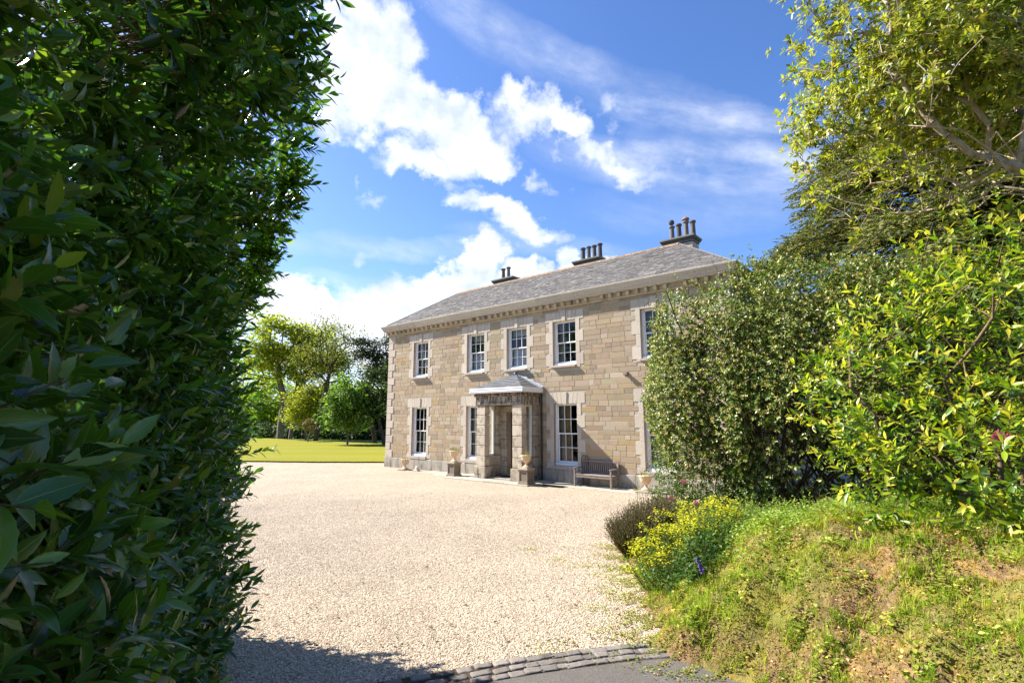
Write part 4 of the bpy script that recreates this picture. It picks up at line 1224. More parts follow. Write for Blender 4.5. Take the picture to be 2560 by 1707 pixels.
def m_bark(c0, c1, sc=18):
    def fn(t):
        g = coords(t); n = noise(t, vscale(t, g, (1, 1, .35)), sc, 5, .7)
        return principled(t, mixc(t, ramp(t, n, .3, .7), c0, c1), .9, .2, n, .6, .01)
    return fn
mat('bark_dark', m_bark((.035, .026, .02), (.11, .085, .06))); mat('bark_pale', m_bark((.22, .165, .115), (.46, .37, .27), 12))
mat('bark_grey', m_bark((.085, .075, .055), (.24, .205, .15), 5)); mat('twig', m_bark((.07, .05, .03), (.20, .14, .08), 20))
mat('laurel', m_leaf_f(.40, .27, .75)); mat('glossy', m_leaf_f(.28, .40, .42)); mat('rhodo', m_leaf_f(.42, .40, .45)); mat('soft', m_leaf_f(.45, .55, .3)); mat('needle', m_leaf_f(.25, .6, .25))

def m_laurel(t):
    """laurel leaf: a paler midrib comes from the per-leaf coordinate stored in the colour's 4th use"""
    c = attr(t); g = coords(t); n = noise(t, g, 9, 4, .6); n2 = noise(t, g, 70, 3, .6); k = .75 + n * .5
    rib = attr(t, 'rib'); rx, ry, rz = sep(t, rib)
    col = mixc(t, 1.0, c, comb(t, k, k, k), 'MULTIPLY')
    mid = ramp(t, ry.abs(), .07, .0) 
    side = ramp(t, ((rx * 46.0 - ry.abs() * 22.0)._m('SINE')), .86, 1.0) * .35
    edge = ramp(t, ry.abs(), .88, 1.0) * .35
    col = mixc(t, (mid * .65 + side * .4 + edge).min(1.0), col, (.26, .34, .07))
    col = mixc(t, ramp(t, noise(t, g, 23, 4, .75), .70, .74) * .8, col, (.16, .085, .03))
    b = t.nodes.new('ShaderNodeBsdfPrincipled'); put(t, col, b.inputs['Base Color']); b.inputs['Roughness'].default_value = .27; b.inputs['Specular IOR Level'].default_value = .75
    bn = t.nodes.new('ShaderNodeBump'); put(t, side * 1.0 + mid * -1.5 + n2 * .3, bn.inputs['Height']); bn.inputs['Strength'].default_value = .25; bn.inputs['Distance'].default_value = .003
    t.links.new(bn.outputs[0], b.inputs['Normal'])
    tl = t.nodes.new('ShaderNodeBsdfTranslucent'); put(t, mixc(t, 1.0, col, (1.2, 1.3, .5), 'MULTIPLY'), tl.inputs[0])
    mx = t.nodes.new('ShaderNodeMixShader'); mx.inputs[0].default_value = .44
    t.links.new(b.outputs[0], mx.inputs[1]); t.links.new(tl.outputs[0], mx.inputs[2]); return mx.outputs[0]
mat('laurel_near', m_laurel)

# ------------------------------------------------------------------ tall laurel hedge on the left, a hand's breadth from the camera
def laurel_hedge():
    r = np.random.default_rng(21)
    root = empty('laurel_hedge', (-2.6, 2.6, 0), label='tall dark laurel hedge filling the left of the view beside the drive', cat='hedge')
    A = np.array([-.10, -1.2]); B = np.array([-2.98, 6.12]); LEN = np.hypot(*(B - A)); d = (B - A) / LEN; nr = np.array([-d[1], d[0]]) * -1
    off0 = np.array([-2.6, 2.6, 0])
    def face(tt, z):
        """how far the clipped face stands out at fraction tt and height z"""
        s = lambda a, b, v: (lambda q: q * q * (3 - 2 * q))(np.clip((v - a) / (b - a), 0, 1)) if True else np.clip((v - a) / (b - a), 0, 1) ** 2 * (3 - 2 * np.clip((v - a) / (b - a), 0, 1))
        return -.24 - .24 * s(.28, .6, tt) + .14 * s(2.9, 1.2, z) + .60 * s(3.5, 4.7, z) + .07 * np.sin(tt * 17 + z * 1.1) + .09 * np.sin(z * 2.7 + tt * 9) + .05 * np.sin(z * 6.1 - tt * 23)
    def top(tt): return np.interp(tt, [0, .45, .55, .70, .85, 1.0], [6.4, 6.3, 5.7, 4.9, 4.25, 3.6])
    def sample(n, tmin, tmax, zmin, zmax, depth):
        tt = r.uniform(tmin, tmax, n); z = r.uniform(zmin, zmax, n); dep = np.abs(r.normal(0, depth, n)); f = face(tt, z)
        xy = A + d * (tt * LEN)[:, None] + nr * (f - dep)[:, None]
        P = np.column_stack([xy, z]); Dn = np.column_stack([np.tile(nr * .75, (n, 1)) + d * .18, np.full(n, .35)]) + r.normal(0, .38, (n, 3))
        return P, Dn
    H = 6.3
    P, D = sample(8800, 0, 1, .02, H, .16)
    P2, D2 = sample(3600, 0, 1, .02, H, .55)
    # far end of the hedge, rounded
    n = 1500; a = r.uniform(-1.9, 1.0, n); z = r.uniform(.02, 3.6, n); w = .75
    cxy = B + d * (-.35)
    f = face(np.ones(n), z); rr = w + r.normal(0, .06, n) - np.abs(r.normal(0, .16, n)); base = cxy + nr * (f - w)[:, None]
    base = base - d * (.15 * np.clip(z, 0, 3))[:, None] + d * .12; dirs = np.cos(a)[:, None] * d + np.sin(a)[:, None] * nr
    P3 = np.column_stack([base + dirs * rr[:, None], z]); D3 = np.column_stack([dirs * .8, np.full(n, .4)]) + r.normal(0, .35, (n, 3))
    # long shoots that break the outline
    n = 420; tt = r.uniform(.55, 1.0, n); z = np.minimum(r.uniform(.4, H, n), top(tt) - .1); P4 = np.column_stack([A + d * (tt * LEN)[:, None] + nr * (face(tt, z) + .02)[:, None], z])
    D4 = np.column_stack([np.tile(nr, (n, 1)) * .9 + d * r.uniform(-.2, .6, (n, 1)), r.uniform(-.1, .7, n)])
    P = np.concatenate([P, P2, P3]); D = np.concatenate([D, D2, D3])
    # gaps: thin the growth where a slow noise is low, strongest in the upper middle
    gap = np.sin(P[:, 2] * 1.9 + P[:, 1] * 2.3) * np.sin(P[:, 1] * 3.1 - P[:, 2] * 1.3 + 1) + .5 * np.sin(P[:, 2] * 5.1 + P[:, 1] * 4.7)
    tP = ((P[:, :2] - A) @ d) / LEN
    keep = ((gap > -.50) | (r.uniform(0, 1, len(P)) < .25)) & (P[:, 2] < top(tP) + .12 * np.sin(tP * 40)) & (tP < 1.14 - .15 * np.clip(P[:, 2], 0, 3) / LEN); P, D = P[keep], D[keep]
    cam_d = np.linalg.norm(P - np.array([0, 0, CAM_H]), axis=1); ok = cam_d > .98; P, D, cam_d = P[ok], D[ok], cam_d[ok]
    # nothing may hang between the lens and the view
    ang = np.degrees(np.arctan2(P[:, 0], np.maximum(P[:, 1], 1e-3))); ok = ~((P[:, 1] > 0) & (ang > -30) & (cam_d < 2.4)); P, D, cam_d = P[ok], D[ok], cam_d[ok]
    pal = [((.040, .11, .015), 28), ((.06, .155, .018), 28), ((.085, .20, .024), 20), ((.12, .25, .03), 10), ((.21, .30, .04), 5), ((.020, .06, .012), 9)]
    tip = ([((.09, .17, .03), 4), ((.06, .13, .02), 4), ((.20, .22, .04), 1)], .16)
    near = cam_d < 2.9; mid = (~near) & (cam_d < 8.6)
    ln = lambda n: r.uniform(.14, .30, n)
    tn = leaf_template(12, .38, .16, .16, .055, .9, .006); tm = leaf_template(4, .34, .14, .16, 0, .9)
    V, Fc, C = shoots(r, P[near], D[near], ln(near.sum()), 9, .112, pal, tn, (82, 34), .1, tip)
    V = V - off0
    o = link_mesh('foliage', V, Fc, M('laurel_near'), root, C, smooth=True)
    nl = len(V) // len(tn[0]); uvx = tn[0][:, 0]; wmax = np.maximum(np.abs(tn[0][:, 1]).reshape(-1, 3).max(1).repeat(3), 1e-4)
    rib = np.column_stack([uvx, tn[0][:, 1] / wmax, np.zeros(len(uvx)), np.ones(len(uvx))]).astype(np.float32)
    at = o.data.color_attributes.new('rib', 'FLOAT_COLOR', 'POINT'); at.data.foreach_set('color', np.tile(rib, (nl, 1)).ravel())
    parts = [shoots(r, P[mid], D[mid], ln(mid.sum()), 9, .128, pal, tm, (80, 32), .1, tip), shoots(r, P4, D4, r.uniform(.25, .5, n), 13, .125, pal, tm, (70, 30), .25, tip)]
    V, Fc, C = join(parts); link_mesh('foliage', V - off0, Fc, M('laurel'), root, C, smooth=True)
    # twigs back into the hedge and standing stems
    allP = np.concatenate([P, P4]); allD = unit(np.concatenate([D, D4])); n = len(allP)
    inn = allP - np.column_stack([np.tile(nr, (n, 1)) * r.uniform(.3, .8, (n, 1)), r.uniform(.1, .5, n)]) + r.normal(0, .08, (n, 3))
    V1, F1 = make_tubes(allP, allP + allD * .22, np.full(n, .0028), np.full(n, .0016), 4); V2, F2 = make_tubes(inn, allP, np.full(n, .0055), np.full(n, .0032), 4)
    V = np.concatenate([V1, V2]) - off0; link_mesh('twigs', V, np.concatenate([F1, F2 + len(V1)]), M('twig'), root, np.ones((len(V), 3)))
    segs = []
    for i in range(46):
        tt = r.uniform(0.6, 1.0); p = np.array([*(A + d * tt * LEN - nr * r.uniform(.75, 1.3)), 0.0]); rad = r.uniform(.012, .035); v = np.array([r.normal(0, .1), r.normal(0, .1), 1.0])
        while p[2] < top(tt) - .8:
            q = p + v * .55; segs.append((p, q, rad, rad * .93)); p = q; rad *= .93; v = unit(v + r.normal(0, .05, 3) * [1, 1, .2] + [0, 0, .15]); v[2] = abs(v[2])
    a, b, ra, rb = map(np.array, zip(*segs)); V, Fc = make_tubes(a, b, ra, rb, 6); link_mesh('stems', V - off0, Fc, M('bark_dark'), root, np.ones((len(V), 3)), smooth=True)
laurel_hedge()

# ------------------------------------------------------------------ bank on the right
TOEL = np.array([(2.9, -6), (2.75, 1), (2.5, 3), (2.2, 4.2), (1.9, 4.9), (1.5, 5.4), (1.56, 5.9), (1.66, 6.7), (1.8, 7.9), (1.9, 9.0), (2.05, 10.5), (2.6, 12.2), (3.6, 13.6), (5.2, 15.0), (9, 17.0)])
def toe_dist(x, y):
    best = np.full(np.shape(x), 1e9); sgn = np.zeros(np.shape(x))
    for (x0, y0), (x1, y1) in zip(TOEL, TOEL[1:]):
        dx_, dy_ = x1 - x0, y1 - y0; tt = np.clip(((x - x0) * dx_ + (y - y0) * dy_) / (dx_ * dx_ + dy_ * dy_), 0, 1); D = np.hypot(x - x0 - tt * dx_, y - y0 - tt * dy_)
        s = (x - x0) * dy_ - (y - y0) * dx_; m = D < best; best = np.where(m, D, best); sgn = np.where(m, np.sign(s), sgn)
    return best * sgn + .05 * np.sin(np.asarray(y) * 5.3 + np.asarray(x) * 2) + .03 * np.sin(np.asarray(y) * 13.7 - np.asarray(x) * 9)
def bank_h(x, y):
    x = np.asarray(x, float); y = np.asarray(y, float); D = toe_dist(x, y); Amp = np.interp(y, [-6, 5.6, 7.5, 9.5, 11.5, 14], [1.45, 1.34, .95, .56, .34, .10])
    h = Amp * (1 - np.exp(-(np.maximum(D, 0) / .98) ** 1.25)); m = np.clip(D / .5, 0, 1)
    return h + m * (.05 * np.sin(x * 3.1 + y * 1.7) + .04 * np.sin(x * 7.3 - y * 5.1) + .030 * np.sin(x * 17 + y * 13 + 2 * np.sin(x * 5)) + .022 * np.sin(x * 31 - y * 23) * np.sin(y * 29 + x * 11)) + np.where(D < 0, np.maximum(D, -.5) * .2, 0)
xs_, ys_ = np.linspace(1.2, 16, 190), np.linspace(-6, 17, 240); GX, GY_ = np.meshgrid(xs_, ys_); Z = bank_h(GX, GY_) + rng.normal(0, .004, GX.shape)
idx = np.arange(GX.size).reshape(GX.shape); Fq = np.stack([idx[:-1, :-1].ravel(), idx[:-1, 1:].ravel(), idx[1:, 1:].ravel(), idx[1:, :-1].ravel()], 1)
Dt = toe_dist(GX, GY_); dq = (Dt[:-1, :-1] > -.25).ravel(); Fq = Fq[dq]
tag(link_mesh('bank', np.stack([GX.ravel(), GY_.ravel(), Z.ravel()], 1), Fq, M('bank'), smooth=True), 'sloping bank of dry moss and earth on the right of the drive', kind='structure')

def grass():
    r = np.random.default_rng(5); B = []
    tv = np.array([(-.5, 0, 0), (.5, 0, 0), (-.38, .12, .5), (.38, .12, .5), (0, .5, 1)]); tf = np.array([(0, 1, 3), (0, 3, 2), (2, 3, 4)])
    def blades(x, y, h, w, pal, lean=.5):
        n = len(x); z = bank_h(x, y) - .01; a = r.uniform(0, 6.28, n); l = r.uniform(.1, 1.0, n) * lean * h
        ux = np.stack([np.cos(a), np.sin(a), 0 * a], 1); uy = np.stack([-np.sin(a), np.cos(a), 0 * a], 1)
        P = np.stack([x, y, z], 1)
        V = P[:, None] + tv[None, :, 0:1] * (ux * w[:, None])[:, None] + tv[None, :, 1:2] * 2 * (uy * l[:, None])[:, None] + tv[None, :, 2:3] * (np.array([[0, 0, 1.]]) * h[:, None])[:, None]
        c = pal_pick(r, pal, n, .18); Fc = (tf[None] + (np.arange(n) * 5)[:, None, None]).reshape(-1, 3); B.append((V.reshape(-1, 3), Fc, np.repeat(c, 5, axis=0)))
    green = [((.15, .29, .015), 5), ((.26, .40, .02), 5), ((.42, .48, .035), 4), ((.08, .17, .012), 2)]; dry = [((.46, .31, .12), 4), ((.60, .48, .25), 2), ((.32, .19, .07), 3), ((.40, .36, .08), 4)]
    # tufts
    def tufts(nt, per, sel, h, pal, rad=.05, w=.0045, lean=.6):
        x, y = sel(nt); x = np.repeat(x, per) + r.normal(0, rad, nt * per); y = np.repeat(y, per) + r.normal(0, rad, nt * per); ok = toe_dist(x, y) > .03; x, y = x[ok], y[ok]
        hh = r.uniform(.5, 1.1, len(x)) * np.repeat(r.uniform(.7, 1.2, nt), per)[ok] * h; blades(x, y, hh, np.full(len(x), w) * r.uniform(.7, 1.4, len(x)), pal, lean)
    def area(x0, x1, y0, y1, fn=None):
        def s(n):
            x = r.uniform(x0, x1, n * 6); y = r.uniform(y0, y1, n * 6); m = (toe_dist(x, y) > .05)
            if fn is not None: m &= fn(x, y)
            x, y = x[m], y[m]
            while len(x) < n: x = np.concatenate([x, x]); y = np.concatenate([y, y])
            return x[:n], y[:n]
        return s
    pat = lambda x, y: (np.sin(x * 4.1 + y * 2.2) * np.sin(y * 4.7 - x * 2.9) + .4 * np.sin(x * 11 + y * 9)) > -.1
    tufts(3600, 15, area(1.5, 6, 2.0, 8.6, pat), .075, green, .030, .0055)
    tufts(700, 18, area(1.6, 6, 2.0, 8.2), .13, [((.34, .44, .03), 3), ((.50, .54, .07), 3), ((.20, .33, .02), 2)], .03, .006, .9)
    tufts(4200, 12, area(1.5, 6, 2.0, 8.6), .05, dry, .05, .004, 1.2)
    tufts(900, 12, area(1.5, 6, 2.0, 9, lambda x, y: ~pat(x, y)), .04, green, .06, .006, 1.0)
    tufts(460, 22, area(3.0, 6.5, 2.2, 6.6, lambda x, y: (x + .35 * y > 5.9) & (np.sin(x * 5 + y * 3) * np.sin(y * 6 - x * 2) > -.25)), .20, green, .05, .007, 1.3)
    tufts(330, 22, area(2.9, 6.0, 3.0, 7.2, lambda x, y: (x + .35 * y > 5.6)), .18, [((.36, .36, .10), 3), ((.46, .42, .20), 2), ((.18, .27, .04), 4)], .06, .006, 1.6)
    tufts(160, 22, area(2.2, 5.0, 6.2, 9.6, lambda x, y: toe_dist(x, y) > .8), .12, green, .05, .006, .5)
    tufts(120, 16, area(1.6, 2.4, 5.0, 8, lambda x, y: toe_dist(x, y) < .6), .13, green, .05)
    V, Fc, C = join(B); o = link_mesh('grass', V, Fc, mat('grassblade', m_leaf_f(.45, .6, .2)), None, C); tag(o, 'thin tufts of green and dry grass on the bank', 'grass', kind='stuff')
    # creeping weeds, moss cushions and litter: broad little leaves
    parts = []
    def carpet(n, sel, size, pal, w=.7, lift=.02, tilt=.6):
        x, y = sel(n); D = toe_dist(x, y); z = np.where(D > 0, bank_h(x, y), 0) + r.uniform(0, lift, n); a = r.uniform(0, 6.28, n)
        parts.append(make_leaves(np.stack([x, y, z], 1), np.stack([np.cos(a), np.sin(a), r.uniform(-.1, .9, n) * tilt], 1), np.stack([r.normal(0, .35, n), r.normal(0, .35, n), np.ones(n)], 1), size * r.uniform(.6, 1.3, n), rhomb(w), pal_pick(r, pal, n, .2)))
    wg = [((.20, .29, .03), 4), ((.36, .42, .05), 4), ((.54, .52, .12), 3), ((.11, .17, .02), 2)]
    lit = [((.42, .22, .09), 3), ((.55, .38, .20), 3), ((.28, .15, .06), 3), ((.72, .58, .40), 1)]
    carpet(22000, area(1.5, 6, 2.0, 9.0, pat), .024, wg, .8, .05)
    carpet(9000, area(1.5, 6, 2.0, 9.0, lambda x, y: (np.sin(x * 7 + y * 5) * np.sin(y * 8 - x * 6) > .45)), .042, wg, .7, .07, .8)
    carpet(30000, area(1.5, 6, 2.0, 8.8), .024, lit, .6, .035, .6)
    carpet(26000, area(1.5, 6, 2.0, 8.8, lambda x, y: ~pat(x, y)), .02, [((.55, .36, .08), 3), ((.62, .46, .12), 3), ((.40, .22, .08), 3)], .5, .035, .9)
    # dense weeds at the crest and below the clipped shrub
    carpet(15000, area(2.2, 5.6, 5.6, 9.8, lambda x, y: toe_dist(x, y) > .8), .042, [((.17, .29, .03), 4), ((.29, .41, .06), 4), ((.45, .50, .14), 2)], .6, .15, .9)
    # toe of the bank creeping over the gravel
    def creeping(n):
        s = r.uniform(0, 1, n); y = 4.9 + 5.2 * s; tx = np.interp(y, TOEL[:, 1], TOEL[:, 0]); x = tx + .12 - np.abs(r.normal(0, .30, n)); m = (np.sin(y * 9 + x * 5) + .8 * np.sin(y * 23 - x * 17)) > -.3
        x, y = x[m], y[m]
        return np.resize(x, n), np.resize(y, n)
    carpet(6500, creeping, .022, wg, .8, .03); carpet(3500, creeping, .024, lit, .6, .02, .2)
    def patches(n):
        c = np.array([(.75, 8.9), (1.1, 8.5), (1.25, 7.4), (1.0, 6.7), (1.3, 6.2), (.3, 9.6), (.95, 5.95), (.4, 5.55), (1.45, 8.1)]); i = r.integers(0, len(c), n); p = c[i] + r.normal(0, [.14, .10], (n, 2)); return p[:, 0], p[:, 1]
    carpet(900, patches, .022, wg, .8, .02); carpet(140, patches, .028, lit, .6, .01, .2)
    def strewn(n):
        y = 5.6 + 17 * r.uniform(0, 1, n) ** 1.6; x = r.uniform(-.46, .30, n) * y; return x, y
    def flat_carpet(n, sel, size, pal):
        x, y = sel(n); a = r.uniform(0, 6.28, n); parts.append(make_leaves(np.stack([x, y, np.full(n, .014) + r.uniform(0, .012, n)], 1), np.stack([np.cos(a), np.sin(a), r.uniform(-.1, .3, n)], 1), np.stack([r.normal(0, .3, n), r.normal(0, .3, n), np.ones(n)], 1), size * r.uniform(.6, 1.4, n), rhomb(.55), pal_pick(r, pal, n, .2)))
    flat_carpet(420, strewn, .045, [((.20, .11, .05), 3), ((.12, .07, .03), 3), ((.13, .15, .03), 1)])
    o = leaf_obj('weeds', parts, M('soft'), None); tag(o, 'low weeds, moss and dead leaves creeping over bank and gravel edge', 'weeds', kind='stuff')
grass()

# ------------------------------------------------------------------ shrubs on the right
def clipped_shrub():
    r = np.random.default_rng(31)
    root = empty('clipped_shrub', (5.2, 9.6, .5), label='big clipped evergreen shrub with tiny glossy leaves hiding the right end of the house', cat='shrub')
    off = np.array([5.2, 9.6, .5])
    cs = [((4.24, 10.95, 2.9), (1.18, 1.2, 2.2)), ((4.95, 10.3, 3.05), (1.3, 1.3, 2.25)), ((5.7, 9.5, 3.05), (1.35, 1.3, 2.15)), ((6.5, 8.8, 2.95), (1.4, 1.35, 2.0)), ((7.6, 8.6, 3.0), (1.4, 1.4, 2.0))]
    Ps, Gs = [], []
    for i, (c, rad) in enumerate(cs):
        P, G = super_pts(r, 13000 if i < 4 else 5000, c, rad, 2.5, .25, .05, .06, i * .7); m = ~inside_any(P, [q for j, q in enumerate(cs) if j != i], .86, 2.7); Ps.append(P[m]); Gs.append(G[m])
    P = np.concatenate(Ps); G = np.concatenate(Gs)
    cl = np.sin(P[:, 0] * 7.1 + P[:, 2] * 5.3) * np.sin(P[:, 2] * 8.7 - P[:, 1] * 6.1 + 1) + .7 * np.sin(P[:, 0] * 15 - P[:, 2] * 13) * np.sin(P[:, 2] * 17 + P[:, 1] * 11)
    P = P + G * (cl * .075)[:, None]; mk = (cl > -.45) | (r.uniform(0, 1, len(P)) < .30); P, G = P[mk], G[mk]
    # open, leggy foot towards the camera on the right-hand side
    az = np.degrees(np.arctan2(P[:, 0], P[:, 1])); low = (P[:, 2] < 2.45 + .35 * np.sin(az * .9)) & (az > 24.0) & (G[:, 1] < .4)
    m = ~(low & (r.uniform(0, 1, len(P)) < .80)); P, G = P[m], G[m]
    back = (G[:, 1] > .55) & (r.uniform(0, 1, len(P)) < .55); P, G = P[~back], G[~back]
    D = G * 1.2 + r.normal(0, .5, P.shape) + [0, 0, .15]
    pal = [((.03, .065, .012), 15), ((.065, .12, .016), 24), ((.13, .20, .025), 23), ((.24, .29, .045), 16), ((.38, .37, .11), 10), ((.22, .10, .045), 5)]
    tip = ([((.36, .35, .08), 4), ((.50, .46, .18), 3), ((.30, .14, .06), 1)], .45)
    parts = [shoots(r, P, D, r.uniform(.06, .14, len(P)), 8, .058, pal, rhomb(.62), (80, 35), .05, tip, .4)]
    hang = 1500; c = np.array([4.0, 10.2, 1.2]); Q = np.column_stack([r.uniform(2.95, 4.6, hang), r.uniform(9.0, 10.9, hang), np.abs(r.normal(0, .75, hang)) + .35]); Q[:, 1] = 11.4 - (Q[:, 0] - 2.9) * 1.0 - r.uniform(0, .5, hang) * 1.2
    parts.append(shoots(r, Q, r.normal(0, .5, Q.shape) + [-.2, -.6, .4], r.uniform(.1, .2, hang), 8, .048, [((.06, .12, .02), 3), ((.13, .20, .035), 3), ((.21, .26, .06), 2)], rhomb(.5), (80, 35), .05, None, .4))
    V, Fc, C = join(parts); link_mesh('foliage', V - off, Fc, M('glossy'), root, C)
    # many bare stems rising from the ground in a fan
    segs = []
    for i in range(120):
        b = np.array([r.uniform(4.1, 7.4), 0, 0.]); b[1] = 14.9 - b[0] + r.normal(0, .28) - .25; b[2] = bank_h(b[0], b[1]) - .05; p = b; rad = r.uniform(.012, .034); tgt = cs[r.integers(5)]; T = np.array(tgt[0]) + r.normal(0, .55, 3) * [1, 1, 1.1] + [-.2, -.1, .9]
        n = 8; offv = r.normal(0, .22, 3)
        for k in range(1, n + 1):
            f = k / n; q = b + (T - b) * f + offv * math.sin(math.pi * f) + r.normal(0, .03, 3); segs.append((p, q, rad * (1 - .07 * k), rad * (1 - .07 * (k + 1)))); p = q
    a, b, ra, rb = map(np.array, zip(*segs)); V, Fc = make_tubes(a, b, ra, rb, 5); link_mesh('stems', V - off, Fc, M('bark_dark'), root, np.ones((len(V), 3)), smooth=True)
clipped_shrub()

def open_shrub(name, label, blobs, n, leaf, pal, tip, material, seed, root_at, klen=(.14, .3), k=9, width=.36, updir=.5, keep_low=1.0, base_n=18, bark='twig', stem_r=.02, zmin=.4, detail=3, jitter=.12, lump=.13, spread=(78, 35), sep_pal=None, group=None, cat='shrub', p=2.0):
    r = np.random.default_rng(seed); off = np.array(root_at, float); root = empty(name, root_at, label=label, cat=cat, group=group); Ps, Gs = [], []
    tot = sum(np.prod(np.array(b[1])) ** (2 / 3) for b in blobs)
    for i, (c, rad) in enumerate(blobs):
        m_ = int(n * np.prod(np.array(rad)) ** (2 / 3) / tot); P, G = super_pts(r, m_, c, rad, p, zmin, jitter, lump, seed + i); m = ~inside_any(P, [q for j, q in enumerate(blobs) if j != i], .8); Ps.append(P[m]); Gs.append(G[m])
    P = np.concatenate(Ps); G = np.concatenate(Gs)
    cl = np.sin(P[:, 0] * 5.1 + P[:, 2] * 4.3) * np.sin(P[:, 2] * 6.7 - P[:, 1] * 4.1 + 1) + .6 * np.sin(P[:, 0] * 11 - P[:, 2] * 9) * np.sin(P[:, 2] * 12 + P[:, 1] * 8)
    P = P + G * (cl * .16)[:, None]; mk = (cl > -.35) | (r.uniform(0, 1, len(P)) < .35); P, G = P[mk], G[mk]
    D = G + r.normal(0, .4, P.shape) + [0, 0, updir]
    tm = leaf_template(detail, width, .14, .14, 0, .9) if detail else rhomb(width)
    V, Fc, C = shoots(r, P, D, r.uniform(*klen, len(P)), k, leaf, pal, tm, spread, .15, tip); link_mesh('foliage', V - off, Fc, M(material), root, C, smooth=detail > 0)
    tg = P[r.choice(len(P), min(len(P), base_n * 14), replace=False)]; arr, par, load, _ = colonize(r, off, None, tg, .3, .12); V_ = branch_mesh('branches', arr - off, par, load, stem_r * 2, M(bark), root, .5, 5, .0035)
    V1, F1 = make_tubes(P - off, P + unit(D) * np.mean(klen) - off, np.full(len(P), .0032), np.full(len(P), .002), 4); link_mesh('twigs', V1, F1, M(bark), root, np.ones((len(V1), 3)))
    return root, P
open_shrub('rhododendron', 'yellow green rhododendron bush with a few pink flowers at the right edge of the view',
           [((4.85, 5.55, 2.6), (1.05, 1.1, 1.1)), ((4.12, 5.8, 2.5), (.62, .62, .55)), ((5.35, 5.2, 3.1), (1.1, 1.1, 1.1)), ((4.9, 5.2, 1.95), (1.1, 1.0, .72)), ((4.35, 4.95, 1.75), (.95, .7, .52)), ((3.95, 5.2, 1.6), (.75, .5, .36)), ((4.6, 4.55, 1.7), (.6, .45, .4)), ((5.3, 4.7, 1.9), (.9, .7, .6)), ((6.2, 5.4, 2.6), (1.3, 1.3, 1.45)), ((4.9, 4.95, 3.0), (.6, .55, .8))],
           3600, .112, [((.07, .15, .012), 20), ((.15, .26, .015), 26), ((.28, .38, .018), 24), ((.43, .46, .02), 14), ((.035, .08, .010), 12)], ([((.52, .49, .035), 4), ((.55, .44, .05), 2), ((.42, .46, .04), 4)], .6), 'rhodo', 41, (5.2, 5.6, 1.2),
           klen=(.14, .32), k=9, width=.34, zmin=1.22, updir=.65, stem_r=.03, jitter=.13)
def pink(name, pts, label, cat, grp, petal=.032, col=(.62, .10, .33)):
    for i, (p, lb) in enumerate(pts):
        mb = MB(); q = np.random.default_rng(i + 3)
        for b in range(4):
            c0 = Vector(q.normal(0, .018, 3))
            for j in range(5):
                w = j * 1.2566 + q.uniform(0, 1); d = Vector((math.cos(w), -abs(math.sin(w)) * .4, math.sin(w))).normalized(); e = d.cross(Vector((.2, -1, .1))).normalized() * petal * .38
                mb.add([c0, c0 + d * petal * .6 + e, c0 + d * petal, c0 + d * petal * .6 - e], [[0, 1, 2, 3]], col)
        mb.tube([(0, 0, 0), (0.01, .02, -.10)], .003, 4, (.1, .16, .03))
        o = mb.build(name, mat('petal2', m_leaf_f(.3, .6, .2))); o.location = p; tag(o, lb, cat, grp)
pink('pink_flower', [((4.32, 4.18, 2.52), 'upper pink flower on the rhododendron at the right edge'), ((4.00, 4.30, 2.12), 'lower pink flower on the rhododendron')], '', 'flower', 'pink flowers on the rhododendron', .04)

